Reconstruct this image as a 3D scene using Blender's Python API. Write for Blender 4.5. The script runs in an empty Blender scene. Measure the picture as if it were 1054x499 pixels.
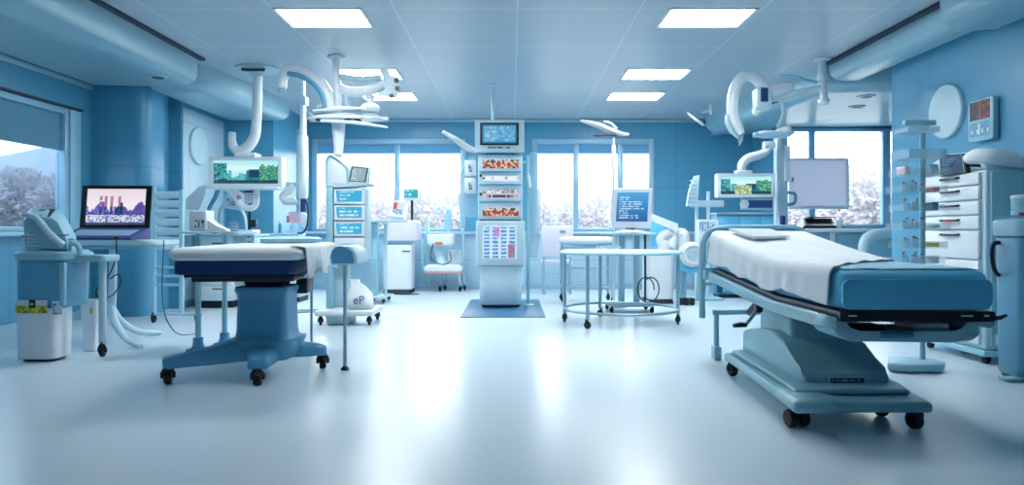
LAMP, SKY, EXPO = 42.0, 7.5, 0.0
import bpy, bmesh, math, random
from mathutils import Vector, Matrix, noise
random.seed(7)
PI = math.pi
SC = bpy.context.scene
COL = SC.collection
FPX, CXP, HOR, CAMH = 720.0, 527.0, 238.0, 1.05

def W(px, py, Y):
    "pixel of the 1054x499 frame -> world point at depth Y"
    return Vector(((px - CXP) * Y / FPX, Y, CAMH + (HOR - py) * Y / FPX))
def XX(px, Y): return (px - CXP) * Y / FPX
def ZZ(py, Y): return CAMH + (HOR - py) * Y / FPX

# ---------------------------------------------------------------- materials
def new_mat(name):
    m = bpy.data.materials.new(name); m.use_nodes = True
    return m, m.node_tree.nodes, m.node_tree.links, m.node_tree.nodes['Principled BSDF']
def srgb(r, g, b):
    f = lambda c: (c / 255 / 12.92) if c / 255 <= 0.04045 else ((c / 255 + 0.055) / 1.055) ** 2.4
    return (f(r), f(g), f(b), 1)
def mat(name, col, rough=0.45, metal=0.0, var=0.06, scale=6.0, bump=0.0, bscale=60.0, coat=0.0, spec=0.5):
    m, n, l, p = new_mat(name)
    p.inputs['Roughness'].default_value = rough
    p.inputs['Metallic'].default_value = metal
    p.inputs['Coat Weight'].default_value = coat
    p.inputs['Specular IOR Level'].default_value = spec
    tc = n.new('ShaderNodeTexCoord'); nz = n.new('ShaderNodeTexNoise')
    nz.inputs['Scale'].default_value = scale; nz.inputs['Detail'].default_value = 3
    l.new(tc.outputs['Object'], nz.inputs['Vector'])
    mx = n.new('ShaderNodeMix'); mx.data_type = 'RGBA'
    a = [c * (1 - var) for c in col[:3]] + [1]; b = [min(1, c * (1 + var)) for c in col[:3]] + [1]
    mx.inputs[6].default_value = a; mx.inputs[7].default_value = b
    l.new(nz.outputs['Fac'], mx.inputs[0]); l.new(mx.outputs[2], p.inputs['Base Color'])
    if bump:
        nb = n.new('ShaderNodeTexNoise'); nb.inputs['Scale'].default_value = bscale
        l.new(tc.outputs['Object'], nb.inputs['Vector'])
        bp = n.new('ShaderNodeBump'); bp.inputs['Strength'].default_value = bump; bp.inputs['Distance'].default_value = 0.01
        l.new(nb.outputs['Fac'], bp.inputs['Height']); l.new(bp.outputs['Normal'], p.inputs['Normal'])
    return m
def emit(name, col, s):
    m, n, l, p = new_mat(name)
    p.inputs['Base Color'].default_value = (0.8, 0.8, 0.8, 1)
    p.inputs['Emission Color'].default_value = col; p.inputs['Emission Strength'].default_value = s
    return m
def clear(name, col, fac, rough=0.05):
    "thin clear sheet: part see-through, part glossy/tinted surface"
    m, n, l, p = new_mat(name)
    p.inputs['Base Color'].default_value = col; p.inputs['Roughness'].default_value = rough
    t = n.new('ShaderNodeBsdfTransparent'); x = n.new('ShaderNodeMixShader')
    x.inputs[0].default_value = fac
    l.new(t.outputs[0], x.inputs[1]); l.new(p.outputs[0], x.inputs[2])
    l.new(x.outputs[0], n['Material Output'].inputs['Surface'])
    return m
def attr_mat(name, strength, rough=0.3):
    "picture carried by the face colours: lit screen (strength > 0) or printed label (0)"
    m, n, l, p = new_mat(name)
    a = n.new('ShaderNodeVertexColor'); a.layer_name = 'Col'
    p.inputs['Roughness'].default_value = rough
    if strength > 0:
        p.inputs['Base Color'].default_value = (0.01, 0.012, 0.015, 1)
        l.new(a.outputs['Color'], p.inputs['Emission Color']); p.inputs['Emission Strength'].default_value = strength
    else:
        l.new(a.outputs['Color'], p.inputs['Base Color'])
    return m

# ---------------------------------------------------------------- mesh builder
class MB:
    def __init__(s): s.bm = bmesh.new()
    def _new(s, before, mi):
        for f in s.bm.faces:
            if f not in before: f.material_index = mi
    def box(s, c, d, bev=0.0, rot=None, mi=0, seg=2):
        before = set(s.bm.faces)
        M = Matrix.Translation(Vector(c))
        if rot: M = M @ (Matrix.Rotation(rot[2], 4, 'Z') @ Matrix.Rotation(rot[1], 4, 'Y') @ Matrix.Rotation(rot[0], 4, 'X'))
        M = M @ Matrix.Diagonal((d[0], d[1], d[2], 1))
        r = bmesh.ops.create_cube(s.bm, size=1.0, matrix=M)
        if bev:
            ed = list({e for v in r['verts'] for e in v.link_edges})
            bmesh.ops.bevel(s.bm, geom=ed, offset=min(bev, min(d) * 0.49), segments=seg, affect='EDGES', profile=0.5)
        s._new(before, mi); return s
    def box2(s, lo, hi, bev=0.0, mi=0, seg=2):
        lo, hi = Vector(lo), Vector(hi)
        return s.box((lo + hi) / 2, [abs(a) for a in (hi - lo)], bev, None, mi, seg)
    def ring(s, pts):
        return [s.bm.verts.new(p) for p in pts]
    def loft(s, rings, cap=True, closed=False, mi=0):
        n = len(rings[0]); vs = [s.ring(r) for r in rings]
        k = len(vs)
        for i in range(k if closed else k - 1):
            a, b = vs[i], vs[(i + 1) % k]
            for j in range(n):
                f = s.bm.faces.new((a[j], a[(j + 1) % n], b[(j + 1) % n], b[j])); f.material_index = mi
        if cap and not closed:
            f = s.bm.faces.new(list(reversed(vs[0]))); f.material_index = mi
            f = s.bm.faces.new(vs[-1]); f.material_index = mi
        return s
    def tube(s, pts, r, seg=10, closed=False, mi=0, flat=1.0, smooth=0):
        pts = [Vector(p) for p in pts]
        rs = list(r) if isinstance(r, (list, tuple)) else [r] * len(pts)
        if smooth:
            P, R = [], []
            n = len(pts)
            rng = n if closed else n - 1
            for i in range(rng):
                p0 = pts[(i - 1) % n] if (closed or i > 0) else pts[0]
                p1, p2 = pts[i], pts[(i + 1) % n]
                p3 = pts[(i + 2) % n] if (closed or i + 2 < n) else pts[-1]
                for k in range(smooth):
                    t = k / smooth
                    P.append(0.5 * ((2 * p1) + (p2 - p0) * t + (2 * p0 - 5 * p1 + 4 * p2 - p3) * t * t + (3 * p1 - p0 - 3 * p2 + p3) * t ** 3))
                    R.append(rs[i] + (rs[(i + 1) % n] - rs[i]) * t)
            if not closed: P.append(pts[-1]); R.append(rs[-1])
            pts, rs = P, R
        n = len(pts); rings = []; up = None
        for i in range(n):
            if closed: d = pts[(i + 1) % n] - pts[(i - 1) % n]
            else: d = pts[min(i + 1, n - 1)] - pts[max(i - 1, 0)]
            d.normalize()
            if up is None:
                up = Vector((0, 0, 1)) if abs(d.z) < 0.9 else Vector((1, 0, 0))
            u = up - d * up.dot(d); u.normalize(); v = d.cross(u); up = u
            rings.append([pts[i] + u * (math.cos(2 * PI * j / seg) * rs[i] * flat) + v * (math.sin(2 * PI * j / seg) * rs[i]) for j in range(seg)])
        return s.loft(rings, True, closed, mi)
    def cyl(s, p0, p1, r0, r1=None, seg=16, mi=0):
        return s.tube([p0, p1], [r0, r0 if r1 is None else r1], seg, mi=mi)
    def lathe(s, prof, c=(0, 0, 0), seg=24, axis=None, mi=0):
        "prof: (radius, height) pairs along axis (default z)"
        ax = Vector(axis).normalized() if axis else Vector((0, 0, 1))
        q = Vector((0, 0, 1)).rotation_difference(ax); c = Vector(c)
        rings = [[c + q @ Vector((max(r, 1e-4) * math.cos(2 * PI * j / seg), max(r, 1e-4) * math.sin(2 * PI * j / seg), h)) for j in range(seg)] for r, h in prof]
        return s.loft(rings, mi=mi)
    def prism(s, outline, axis, lo, hi, bev=0.0, mi=0, seg=2, edges=None):
        "outline of 2D points; axis x: (y,z), y: (x,z), z: (x,y)"
        before = set(s.bm.faces)
        f3 = {'x': lambda p, h: (h, p[0], p[1]), 'y': lambda p, h: (p[0], h, p[1]), 'z': lambda p, h: (p[0], p[1], h)}[axis]
        a = s.ring([f3(p, lo) for p in outline]); b = s.ring([f3(p, hi) for p in outline])
        n = len(outline); ff = []
        for j in range(n): ff.append(s.bm.faces.new((a[j], a[(j + 1) % n], b[(j + 1) % n], b[j])))
        fa = s.bm.faces.new(list(reversed(a))); fb = s.bm.faces.new(b)
        if bev:
            if edges == 'lo': ed = list(fa.edges)
            elif edges == 'hi': ed = list(fb.edges)
            elif edges == 'caps': ed = list(set(fa.edges) | set(fb.edges))
            else: ed = list({e for f in ff + [fa, fb] for e in f.edges})
            bmesh.ops.bevel(s.bm, geom=ed, offset=bev, segments=seg, affect='EDGES', profile=0.5)
        s._new(before, mi); return s
    def ball(s, c, r, seg=16, mi=0):
        before = set(s.bm.faces)
        r = r if isinstance(r, (tuple, list)) else (r, r, r)
        bmesh.ops.create_uvsphere(s.bm, u_segments=seg, v_segments=max(6, seg // 2), radius=1, matrix=Matrix.Translation(Vector(c)) @ Matrix.Diagonal((r[0], r[1], r[2], 1)))
        s._new(before, mi); return s
    def grid(s, fn, nu, nv, mi=0):
        vs = [[s.bm.verts.new(fn(i / nu, j / nv)) for j in range(nv + 1)] for i in range(nu + 1)]
        for i in range(nu):
            for j in range(nv):
                f = s.bm.faces.new((vs[i][j], vs[i + 1][j], vs[i + 1][j + 1], vs[i][j + 1])); f.material_index = mi
        return s
    def plate(s, c4, th, mi=0):
        "flat slab: four corners TL TR BR BL seen from its front, thickness goes backwards"
        c = [Vector(p) for p in c4]
        nrm = (c[3] - c[0]).cross(c[1] - c[0]).normalized()
        return s.loft([[p for p in c], [p - nrm * th for p in c]], mi=mi)
    def build(s, name, mats, loc=(0, 0, 0), parent=None, sharp=38, solid=0.0, sub=0):
        bmesh.ops.recalc_face_normals(s.bm, faces=s.bm.faces)
        for f in s.bm.faces: f.smooth = True
        lim = math.radians(sharp)
        for e in s.bm.edges:
            e.smooth = not (len(e.link_faces) == 2 and e.calc_face_angle(0) > lim)
        me = bpy.data.meshes.new(name); s.bm.to_mesh(me); s.bm.free()
        me.transform(Matrix.Translation(-Vector(loc)))
        for m in (mats if isinstance(mats, (list, tuple)) else [mats]): me.materials.append(m)
        o = bpy.data.objects.new(name, me); COL.objects.link(o)
        if parent: o.parent = parent
        else: o.location = loc
        if sub:
            md = o.modifiers.new('s', 'SUBSURF'); md.levels = sub; md.render_levels = sub
        if solid:
            md = o.modifiers.new('t', 'SOLIDIFY'); md.thickness = solid; md.offset = 0
        return o

class Thing:
    "an Empty at the base of a thing; part() links one child mesh given in world coordinates"
    def __init__(s, name, label=None, cat=None, loc=(0, 0, 0), group=None, kind=None):
        s.e = bpy.data.objects.new(name, None); COL.objects.link(s.e)
        s.e.location = loc; s.loc = Vector(loc); s.e.empty_display_size = 0.1
        if label: s.e['label'] = label
        if cat: s.e['category'] = cat
        if group: s.e['group'] = group
        if kind: s.e['kind'] = kind
    def part(s, name, mb, mats, parent=None, label=None, **k):
        o = mb.build(name, mats, s.loc, parent or s.e, **k)
        if label: o['label'] = label
        return o
def tag(o, label, cat, group=None, kind=None):
    o['label'] = label; o['category'] = cat
    if group: o['group'] = group
    if kind: o['kind'] = kind
    return o
def struct(name, mb, mats, **k):
    o = mb.build(name, mats, **k); o['kind'] = 'structure'; return o
def copy_thing(root, loc, label, group=None, rotz=None):
    r = root.copy(); COL.objects.link(r); r.location = loc; r['label'] = label
    if rotz is not None: r.rotation_euler.z = rotz
    if group: r['group'] = group
    for ch in list(root.children):
        c = ch.copy(); COL.objects.link(c); c.parent = r
        for g in list(ch.children):
            d = g.copy(); COL.objects.link(d); d.parent = c
    return r

def hsh(*a):
    x = math.sin(sum(v * k for v, k in zip(a, (12.9898, 78.233, 37.719, 9.131)))) * 43758.5453
    return x - math.floor(x)
def screen(t, name, corners, nx, ny, fn, m, parent=None, label=None, th=0.004):
    "picture plate: corners TL TR BR BL, fn(u, v) -> sRGB 0..255, v from the top"
    c = [Vector(p) for p in corners]
    nrm = (c[3] - c[0]).cross(c[1] - c[0]).normalized()
    bm = bmesh.new(); P = lambda u, v: (c[0] * (1 - u) + c[1] * u) * (1 - v) + (c[3] * (1 - u) + c[2] * u) * v
    vs = [[bm.verts.new(P(i / nx, j / ny)) for j in range(ny + 1)] for i in range(nx + 1)]
    for i in range(nx):
        for j in range(ny): bm.faces.new((vs[i][j], vs[i][j + 1], vs[i + 1][j + 1], vs[i + 1][j]))
    lay = bm.loops.layers.color.new('Col')
    k = 0
    for f in bm.faces:
        i, j = divmod(k, ny); k += 1
        col = srgb(*[max(0, min(255, x)) for x in fn((i + .5) / nx, (j + .5) / ny)])
        col = fn((i + .5) / nx, (j + .5) / ny)
        for lp in f.loops: lp[lay] = (max(0, min(1, col[0] / 255)), max(0, min(1, col[1] / 255)), max(0, min(1, col[2] / 255)), 1)
    bv = [bm.verts.new(P(u, v) - nrm * th) for u, v in ((0, 0), (1, 0), (1, 1), (0, 1))]
    bf = bm.faces.new(bv)
    for a, b, e in ((0, 1, [vs[i][0] for i in range(nx + 1)]), (1, 2, [vs[nx][j] for j in range(ny + 1)]),
                    (2, 3, [vs[nx - i][ny] for i in range(nx + 1)]), (3, 0, [vs[0][ny - j] for j in range(ny + 1)])):
        bm.faces.new([bv[a]] + e + [bv[b]])
    mb = MB(); mb.bm.free(); mb.bm = bm
    return t.part(name, mb, m, parent, label)

def rrect(w, d, r, n=5, cx=0, cy=0):
    out = []
    for sx, sy, a0 in ((1, 1, 0), (-1, 1, 90), (-1, -1, 180), (1, -1, 270)):
        for k in range(n + 1):
            a = math.radians(a0 + 90 * k / n)
            out.append((cx + sx * (w / 2 - r) + r * math.cos(a), cy + sy * (d / 2 - r) + r * math.sin(a)))
    return out
def arc(cx, cy, r, a0, a1, n=8):
    return [(cx + r * math.cos(math.radians(a0 + (a1 - a0) * k / n)), cy + r * math.sin(math.radians(a0 + (a1 - a0) * k / n))) for k in range(n + 1)]
def caster(t, x, y, r=0.045, w=0.03, rotz=0.0, parent=None, top=0.02, twin=False, name='caster'):
    "swivel caster whose wheel stands on the floor; fork goes up to 2r + top"
    q = Matrix.Rotation(rotz, 3, 'Z'); C = Vector((x, y, r))
    ax = q @ Vector((1, 0, 0)); bk = q @ Vector((0, 1, 0))
    mb = MB()
    for off in ((-w * .65, w * .65) if twin else (0,)):
        c = C + ax * off; ww = w * (0.5 if twin else 0.5)
        mb.lathe([(r * .5, -ww), (r * .86, -ww), (r, -ww * .6), (r, ww * .6), (r * .86, ww), (r * .5, ww)], c, 20, ax)
    o = t.part(name, mb, M['rubber'], parent)
    fk = MB()
    wf = w * (1.3 if twin else 0.75)
    top_c = C - bk * r * .35 + Vector((0, 0, r + top * .5))
    fk.prism(arc(0, 0, r * .62, 0, 180, 8), 'y', -1, 1)
    fk.bm.free(); fk.bm = bmesh.new()
    for sgn in ((0,) if twin else (-1, 1)):
        a = C + ax * sgn * wf
        fk.tube([a + Vector((0, 0, -r * .15)), a + Vector((0, 0, r * .5)) - bk * r * .15, C + ax * sgn * wf * .5 + Vector((0, 0, r * 1.12)) - bk * r * .3, top_c], [r * .22, r * .26, r * .3, r * .3], 8)
    fk.cyl(top_c - Vector((0, 0, r * .1)), top_c + Vector((0, 0, top * .5 + r * .2)), r * .34, seg=12)
    t.part('fork', fk, M['dark'], o)
    return o
# ---------------------------------------------------------------- palette
M = {}
M['white'] = mat('white_enamel', srgb(240, 246, 250), .35, coat=.15)
M['pale'] = mat('pale_blue_plastic', srgb(194, 220, 230), .4)
M['ice'] = mat('ice_blue_plastic', srgb(152, 200, 216), .4)
M['blue'] = mat('blue_plastic', srgb(94, 160, 190), .42)
M['midblue'] = mat('steel_blue_plastic', srgb(82, 154, 192), .42)
M['navy'] = mat('navy_vinyl', srgb(24, 54, 108), .45)
M['cloth'] = mat('white_cotton', srgb(246, 249, 252), .9, bump=.15, bscale=160)
M['bluecloth'] = mat('blue_vinyl', srgb(104, 196, 234), .5, bump=.25, bscale=220)
M['paletop'] = mat('pale_blue_weave', srgb(170, 220, 238), .7, bump=.5, bscale=260)
M['teal'] = mat('grey_teal_enamel', srgb(144, 192, 204), .4, coat=.2)
M['rubber'] = mat('black_rubber', srgb(18, 20, 26), .6)
M['dark'] = mat('dark_metal', srgb(32, 42, 54), .45, .3)
M['black'] = mat('black_plastic', srgb(12, 16, 24), .35)
M['metal'] = mat('brushed_steel', srgb(168, 192, 206), .32, .85)
M['tube'] = mat('pale_steel_tube', srgb(160, 190, 206), .35, .4)
M['lilac'] = mat('lilac_white_plastic', srgb(226, 222, 236), .5)
M['pink'] = mat('salmon_pink_plastic', srgb(232, 178, 176), .5)
M['screen'] = attr_mat('lit_screen', 1.0)
M['print'] = attr_mat('printed_label', 0)
M['clear'] = clear('clear_acrylic', srgb(190, 220, 234), .16)
M['frost'] = clear('frosted_acrylic', srgb(186, 216, 232), .36, .3)
M['glass'] = clear('window_glass', (.9, .95, 1, 1), .05, .02)
M['frame'] = mat('window_frame_aluminium', srgb(150, 190, 212), .35, .2)
M['lamp'] = emit('lamp_diffuser', (.94, .99, 1.0, 1), LAMP)

# walls: blue enamelled panels with fine joints
def panel_mat(name, col, pw, ph, axis, joint=0.006, dark=.72, rough=.32, off=(0, 0)):
    m, n, l, p = new_mat(name)
    p.inputs['Roughness'].default_value = rough
    tc = n.new('ShaderNodeTexCoord'); sp = n.new('ShaderNodeSeparateXYZ'); l.new(tc.outputs['Object'], sp.inputs[0])
    def line(out, period, o):
        a = n.new('ShaderNodeMath'); a.operation = 'ADD'; a.inputs[1].default_value = o; l.new(out, a.inputs[0])
        d = n.new('ShaderNodeMath'); d.operation = 'PINGPONG'; d.inputs[1].default_value = period / 2; l.new(a.outputs[0], d.inputs[0])
        c = n.new('ShaderNodeMath'); c.operation = 'LESS_THAN'; c.inputs[1].default_value = joint; l.new(d.outputs[0], c.inputs[0])
        return c.outputs[0]
    u, v = [sp.outputs[i] for i in axis]
    mxm = n.new('ShaderNodeMath'); mxm.operation = 'MAXIMUM'
    l.new(line(u, pw, off[0]), mxm.inputs[0]); l.new(line(v, ph, off[1]), mxm.inputs[1])
    nz = n.new('ShaderNodeTexNoise'); nz.inputs['Scale'].default_value = .8; nz.inputs['Detail'].default_value = 2; l.new(tc.outputs['Object'], nz.inputs['Vector'])
    base = n.new('ShaderNodeMix'); base.data_type = 'RGBA'
    base.inputs[6].default_value = [c * .95 for c in col[:3]] + [1]; base.inputs[7].default_value = [min(1, c * 1.05) for c in col[:3]] + [1]
    l.new(nz.outputs['Fac'], base.inputs[0])
    mx = n.new('ShaderNodeMix'); mx.data_type = 'RGBA'; mx.inputs[7].default_value = [min(1, c * dark) for c in col[:3]] + [1]
    l.new(mxm.outputs[0], mx.inputs[0]); l.new(base.outputs[2], mx.inputs[6]); l.new(mx.outputs[2], p.inputs['Base Color'])
    return m
WALLC = srgb(80, 150, 182)
M['wall_y'] = panel_mat('blue_wall_panels_along', WALLC, 1.5, 2.0, (1, 2), off=(.3, .9))
M['wall_x'] = panel_mat('blue_wall_panels_across', WALLC, 1.6, 2.2, (0, 2), off=(.2, .35))
M['wall_lit_tone'] = panel_mat('lit_tone_wall_panels', srgb(178, 206, 220), 2.0, 1.15, (1, 2), off=(.3, .9))  # tone lightened for the daylight falling on this stretch of wall
M['wains'] = panel_mat('pale_lower_wall_panels', srgb(168, 200, 216), .9, .55, (0, 2), off=(.3, .02), rough=.4)
M['ceil'] = panel_mat('ceiling_tiles', srgb(190, 202, 212), 1.13, 1.33, (0, 1), joint=.009, dark=1.3, rough=.35, off=(1.08, .2))
M['soffit'] = mat('soffit_enamel', srgb(160, 198, 212), .3, var=.02, coat=.2)
M['skirt'] = mat('skirting_vinyl', srgb(150, 186, 206), .4)
M['slot'] = mat('shadow_gap_profile', srgb(20, 44, 66), .6)
m, n, l, p = new_mat('polished_pale_floor'); M['floor'] = m
tc = n.new('ShaderNodeTexCoord'); nz = n.new('ShaderNodeTexNoise'); nz.inputs['Scale'].default_value = 1.0; nz.inputs['Detail'].default_value = 1
l.new(tc.outputs['Object'], nz.inputs['Vector'])
mx = n.new('ShaderNodeMix'); mx.data_type = 'RGBA'; mx.inputs[6].default_value = srgb(206, 222, 232); mx.inputs[7].default_value = srgb(208, 224, 234)
p.inputs['Base Color'].default_value = srgb(212, 227, 234)
rr = n.new('ShaderNodeMapRange'); rr.inputs[3].default_value = .24; rr.inputs[4].default_value = .34
p.inputs['Roughness'].default_value = .27
p.inputs['Specular IOR Level'].default_value = .5

# ---------------------------------------------------------------- room shell
WL, WR = -5.17, 4.3
CE = 3.1
struct('floor', MB().box2((-5.4, -1.7, -.1), (6.8, 13.0, 0)), M['floor'])
struct('ceiling', MB().box2((-5.4, -1.7, CE), (6.8, 13.0, CE + .08)), M['ceil'])
def holed(axis, lo, hi, us, vs, holes):
    "wall slab in one piece: grid lines us x vs, holes = cells left open"
    mb = MB(); f3 = (lambda u, v, h: (h, u, v)) if axis == 'x' else (lambda u, v, h: (u, h, v))
    A = {}
    for k, h in enumerate((lo, hi)):
        for i, u in enumerate(us):
            for j, v in enumerate(vs): A[i, j, k] = mb.bm.verts.new(f3(u, v, h))
    solid = {(i, j) for i in range(len(us) - 1) for j in range(len(vs) - 1)} - set(holes)
    for (i, j) in solid:
        for k in (0, 1): mb.bm.faces.new((A[i, j, k], A[i + 1, j, k], A[i + 1, j + 1, k], A[i, j + 1, k]))
        for (di, dj, p, q) in ((-1, 0, (i, j), (i, j + 1)), (1, 0, (i + 1, j), (i + 1, j + 1)), (0, -1, (i, j), (i + 1, j)), (0, 1, (i, j + 1), (i + 1, j + 1))):
            if (i + di, j + dj) not in solid: mb.bm.faces.new((A[p + (0,)], A[q + (0,)], A[q + (1,)], A[p + (1,)]))
    return mb
LW = (5.2, 8.12, 1.05, 2.47)
struct('wall_left', holed('x', WL - .12, WL, [-1.7, LW[0], LW[1], 8.6], [0, LW[2], LW[3], CE], [(1, 1)]), M['wall_y'])
ol = [(WL - .12, 8.6), (-4.66, 8.6)] + arc(-4.66, 8.76, .16, -90, 0, 6)[1:] + [(-4.5, 9.05), (-4.66, 9.08), (-4.66, 9.5), (-4.5, 9.5), (-4.5, 11.0), (-3.75, 11.0), (-3.75, 12.82), (WL - .12, 12.82)]
struct('wall_left_far', MB().prism(ol, 'z', 0, CE), M['wall_x'])
struct('trim_1', MB().box2((-4.499, 9.52, .1), (-4.475, 10.86, 2.74), .006), M['wall_lit_tone'])  # paler slab: light from the opposite window put into its colour
BY = 12.8
bx = [-3.75, -3.66, -.85, .37, 2.6, 4.4]
struct('wall_back', holed('y', BY, BY + .12, bx, [0, 1.06, 2.74, CE], [(1, 1), (3, 1)]), M['wall_x'])
RY = 11.7
struct('wall_right_far', holed('y', RY, RY + .12, [4.4, 4.52, 6.5, 6.72], [0, 1.12, 2.77, CE], [(1, 1)]), M['wall_x'])
struct('wall_right_return', MB().box2((4.4, RY + .12, 0), (4.5, BY + .12, CE)), M['wall_y'])
struct('wall_right', MB().box2((WR, -1.7, 0), (6.6, 7.92, CE)), M['wall_y'])
struct('wall_right_alcove', MB().box2((6.6, 7.9, 0), (6.72, RY, CE)), M['wall_y'])
struct('wall_front', MB().box2((WL, -1.7, 0), (WR, -1.6, CE)), M['wall_x'])
# lower panels and ledges on the window walls, skirtings
struct('trim_2', MB().box2((-3.74, BY - .03, .1), (4.39, BY - .001, 1.0), .004), M['wains'])
struct('trim_3', MB().box2((-3.74, BY - .16, 1.0), (4.39, BY - .001, 1.05), .012), M['pale'])
struct('baseboard_back', MB().box2((-3.74, BY - .05, 0), (4.39, BY - .002, .1), .006), M['skirt'])
struct('baseboard_left', MB().box2((WL + .001, -1.5, 0), (WL + .02, 8.59, .1), .004), M['skirt'])
struct('baseboard_right', MB().box2((WR - .02, -1.5, 0), (WR - .001, 7.9, .1), .004), M['skirt'])
struct('trim_4', MB().box2((WL + .001, 4.9, 1.0), (WL + .13, 8.35, 1.045), .01), M['ice'])
struct('trim_5', MB().box2((WL + .001, -1.5, 2.78), (WL + .03, 8.59, 2.84), .01), M['soffit'])
# soffits
def soffit(name, outline, z0, bev, z1=CE):
    struct(name, MB().prism(outline, 'z', z0, z1, bev, 0, 6, 'lo'), M['soffit'], sharp=50)
soffit('trim_6', [(WL, -1.6)] + [(-3.75, -1.6)] + arc(-4.05, 8.28, .3, 0, 90, 8) + [(WL, 8.58)], 2.82, .13)
soffit('trim_7', [(-4.5, 8.6), (-3.84, 8.6), (-3.74, 8.72), (-3.5, 10.99), (-4.5, 10.99)], 2.77, .15)
soffit('trim_8', [(WR, -1.6), (WR, 6.18)] + arc(3.92, 5.93, .25, 90, 180, 8) + [(3.67, -1.6)], 2.8, .13)
soffit('trim_9', [(WR, 6.2), (WR, 8.56), (3.88, 8.56), (3.88, 6.2)], 2.86, .16)
soffit('trim_10', [(6.6, 8.6), (6.6, 11.69), (4.39, 11.69), (4.39, 12.78), (3.75, 12.78)] + arc(3.78, 12.4, .34, 90, 180, 6)[1:] + [(3.84, 8.6)], 2.79, .22)
struct('trim_11', MB().box2((-3.7, 1.5, CE - .03), (-3.64, 8.3, CE - .001)), M['slot'])
struct('trim_12', MB().box2((3.80, 6.2, CE - .03), (3.87, 8.5, CE - .001)), M['slot'])
struct('trim_13', MB().box2((-3.72, BY - .06, CE - .06), (3.5, BY - .001, CE - .001), .02), M['soffit'])

# windows
def window_x(name, x, y0, y1, z0, z1, mull, blind):
    t = Thing(name, None, None, (x, (y0 + y1) / 2, z0), kind='structure')
    w = .07
    for nm, a, b in (('jamb', (y0, z0), (y0 + w, z1)), ('jamb', (y1 - w, z0), (y1, z1)), ('head', (y0 + w, z1 - w), (y1 - w, z1)), ('sill', (y0 + w, z0), (y1 - w, z0 + .05))):
        t.part(nm, MB().box2((x - .09, a[0], a[1]), (x + .03, b[0], b[1]), .008), M['frame'])
    for mpos in mull: t.part('mullion', MB().box2((x - .08, mpos - .04, z0 + .05), (x + .02, mpos + .04, z1 - w), .006), M['frame'])
    t.part('pane', MB().box2((x - .055, y0 + w, z0 + .05), (x - .045, y1 - w, z1 - w)), M['tinted'])
    if blind: t.part('blind', MB().box2((x - .035, y0 + w, z1 - w - blind), (x - .025, y1 - w, z1 - w)), M['blind_dark'])
    return t
def window_y(name, y, x0, x1, z0, z1, mull, blind=0, fw=.07, fm='frame', proud=.03):
    t = Thing(name, None, None, ((x0 + x1) / 2, y, z0), kind='structure')
    for nm, a, b in (('jamb', (x0, z0), (x0 + fw, z1)), ('jamb', (x1 - fw, z0), (x1, z1)), ('head', (x0 + fw, z1 - fw), (x1 - fw, z1)), ('sill', (x0 + fw, z0), (x1 - fw, z0 + .05))):
        t.part(nm, MB().box2((a[0], y - proud, a[1]), (b[0], y + .09, b[1]), .008), M[fm])
    for mp, mw in mull: t.part('mullion', MB().box2((mp - mw / 2, y - proud * .6, z0 + .05), (mp + mw / 2, y + .08, z1 - fw), .006), M[fm])
    t.part('pane', MB().box2((x0 + fw, y + .045, z0 + .05), (x1 - fw, y + .055, z1 - fw)), M['glass'])
    if blind: t.part('blind', MB().box2((x0 + fw, y + .02, z1 - fw - blind), (x1 - fw, y + .03, z1 - fw)), M['blind'])
    return t
def translucent(name, col, fac):
    m, n, l, p = new_mat(name)
    p.inputs['Base Color'].default_value = col; p.inputs['Roughness'].default_value = .7
    t = n.new('ShaderNodeBsdfTranslucent'); t.inputs['Color'].default_value = col
    x = n.new('ShaderNodeMixShader'); x.inputs[0].default_value = fac
    l.new(p.outputs[0], x.inputs[1]); l.new(t.outputs[0], x.inputs[2]); l.new(x.outputs[0], n['Material Output'].inputs['Surface'])
    return m
M['blind'] = translucent('translucent_roller_blind', srgb(120, 176, 206), .35)
M['blind_dark'] = translucent('grey_blue_roller_blind', srgb(92, 146, 170), .15)
M['board'] = translucent('pale_lilac_board', srgb(240, 238, 246), .75)
M['tinted'] = clear('view_dimming_glass', (.9, .95, 1, 1), .05, .02)  # tint added so the outside reads dimmer through the left window
M['tinted'].node_tree.nodes['Transparent BSDF'].inputs['Color'].default_value = (.50, .57, .64, 1)
window_x('window_1', WL, LW[0], LW[1], LW[2], LW[3], [6.4], .42)
window_y('window_2', BY, -3.66, -.85, 1.06, 2.74, [(-2.1, .1)], .17, .1)
window_y('window_3', BY, .37, 2.6, 1.06, 2.74, [(1.17, .1), (1.98, .1)], .17, .1)
window_y('window_4', RY, 4.52, 6.5, 1.12, 2.77, [(5.02, .09), (6.26, .13)], 0, .05)
struct('trim_14', MB().box2((WL + .001, 5.15, 2.475), (WL + .05, 8.36, 2.50)), M['slot'])
struct('trim_15', MB().box2((WL + .001, 8.14, 1.05), (WL + .035, 8.34, 2.47), .008), M['ice'])

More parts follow.
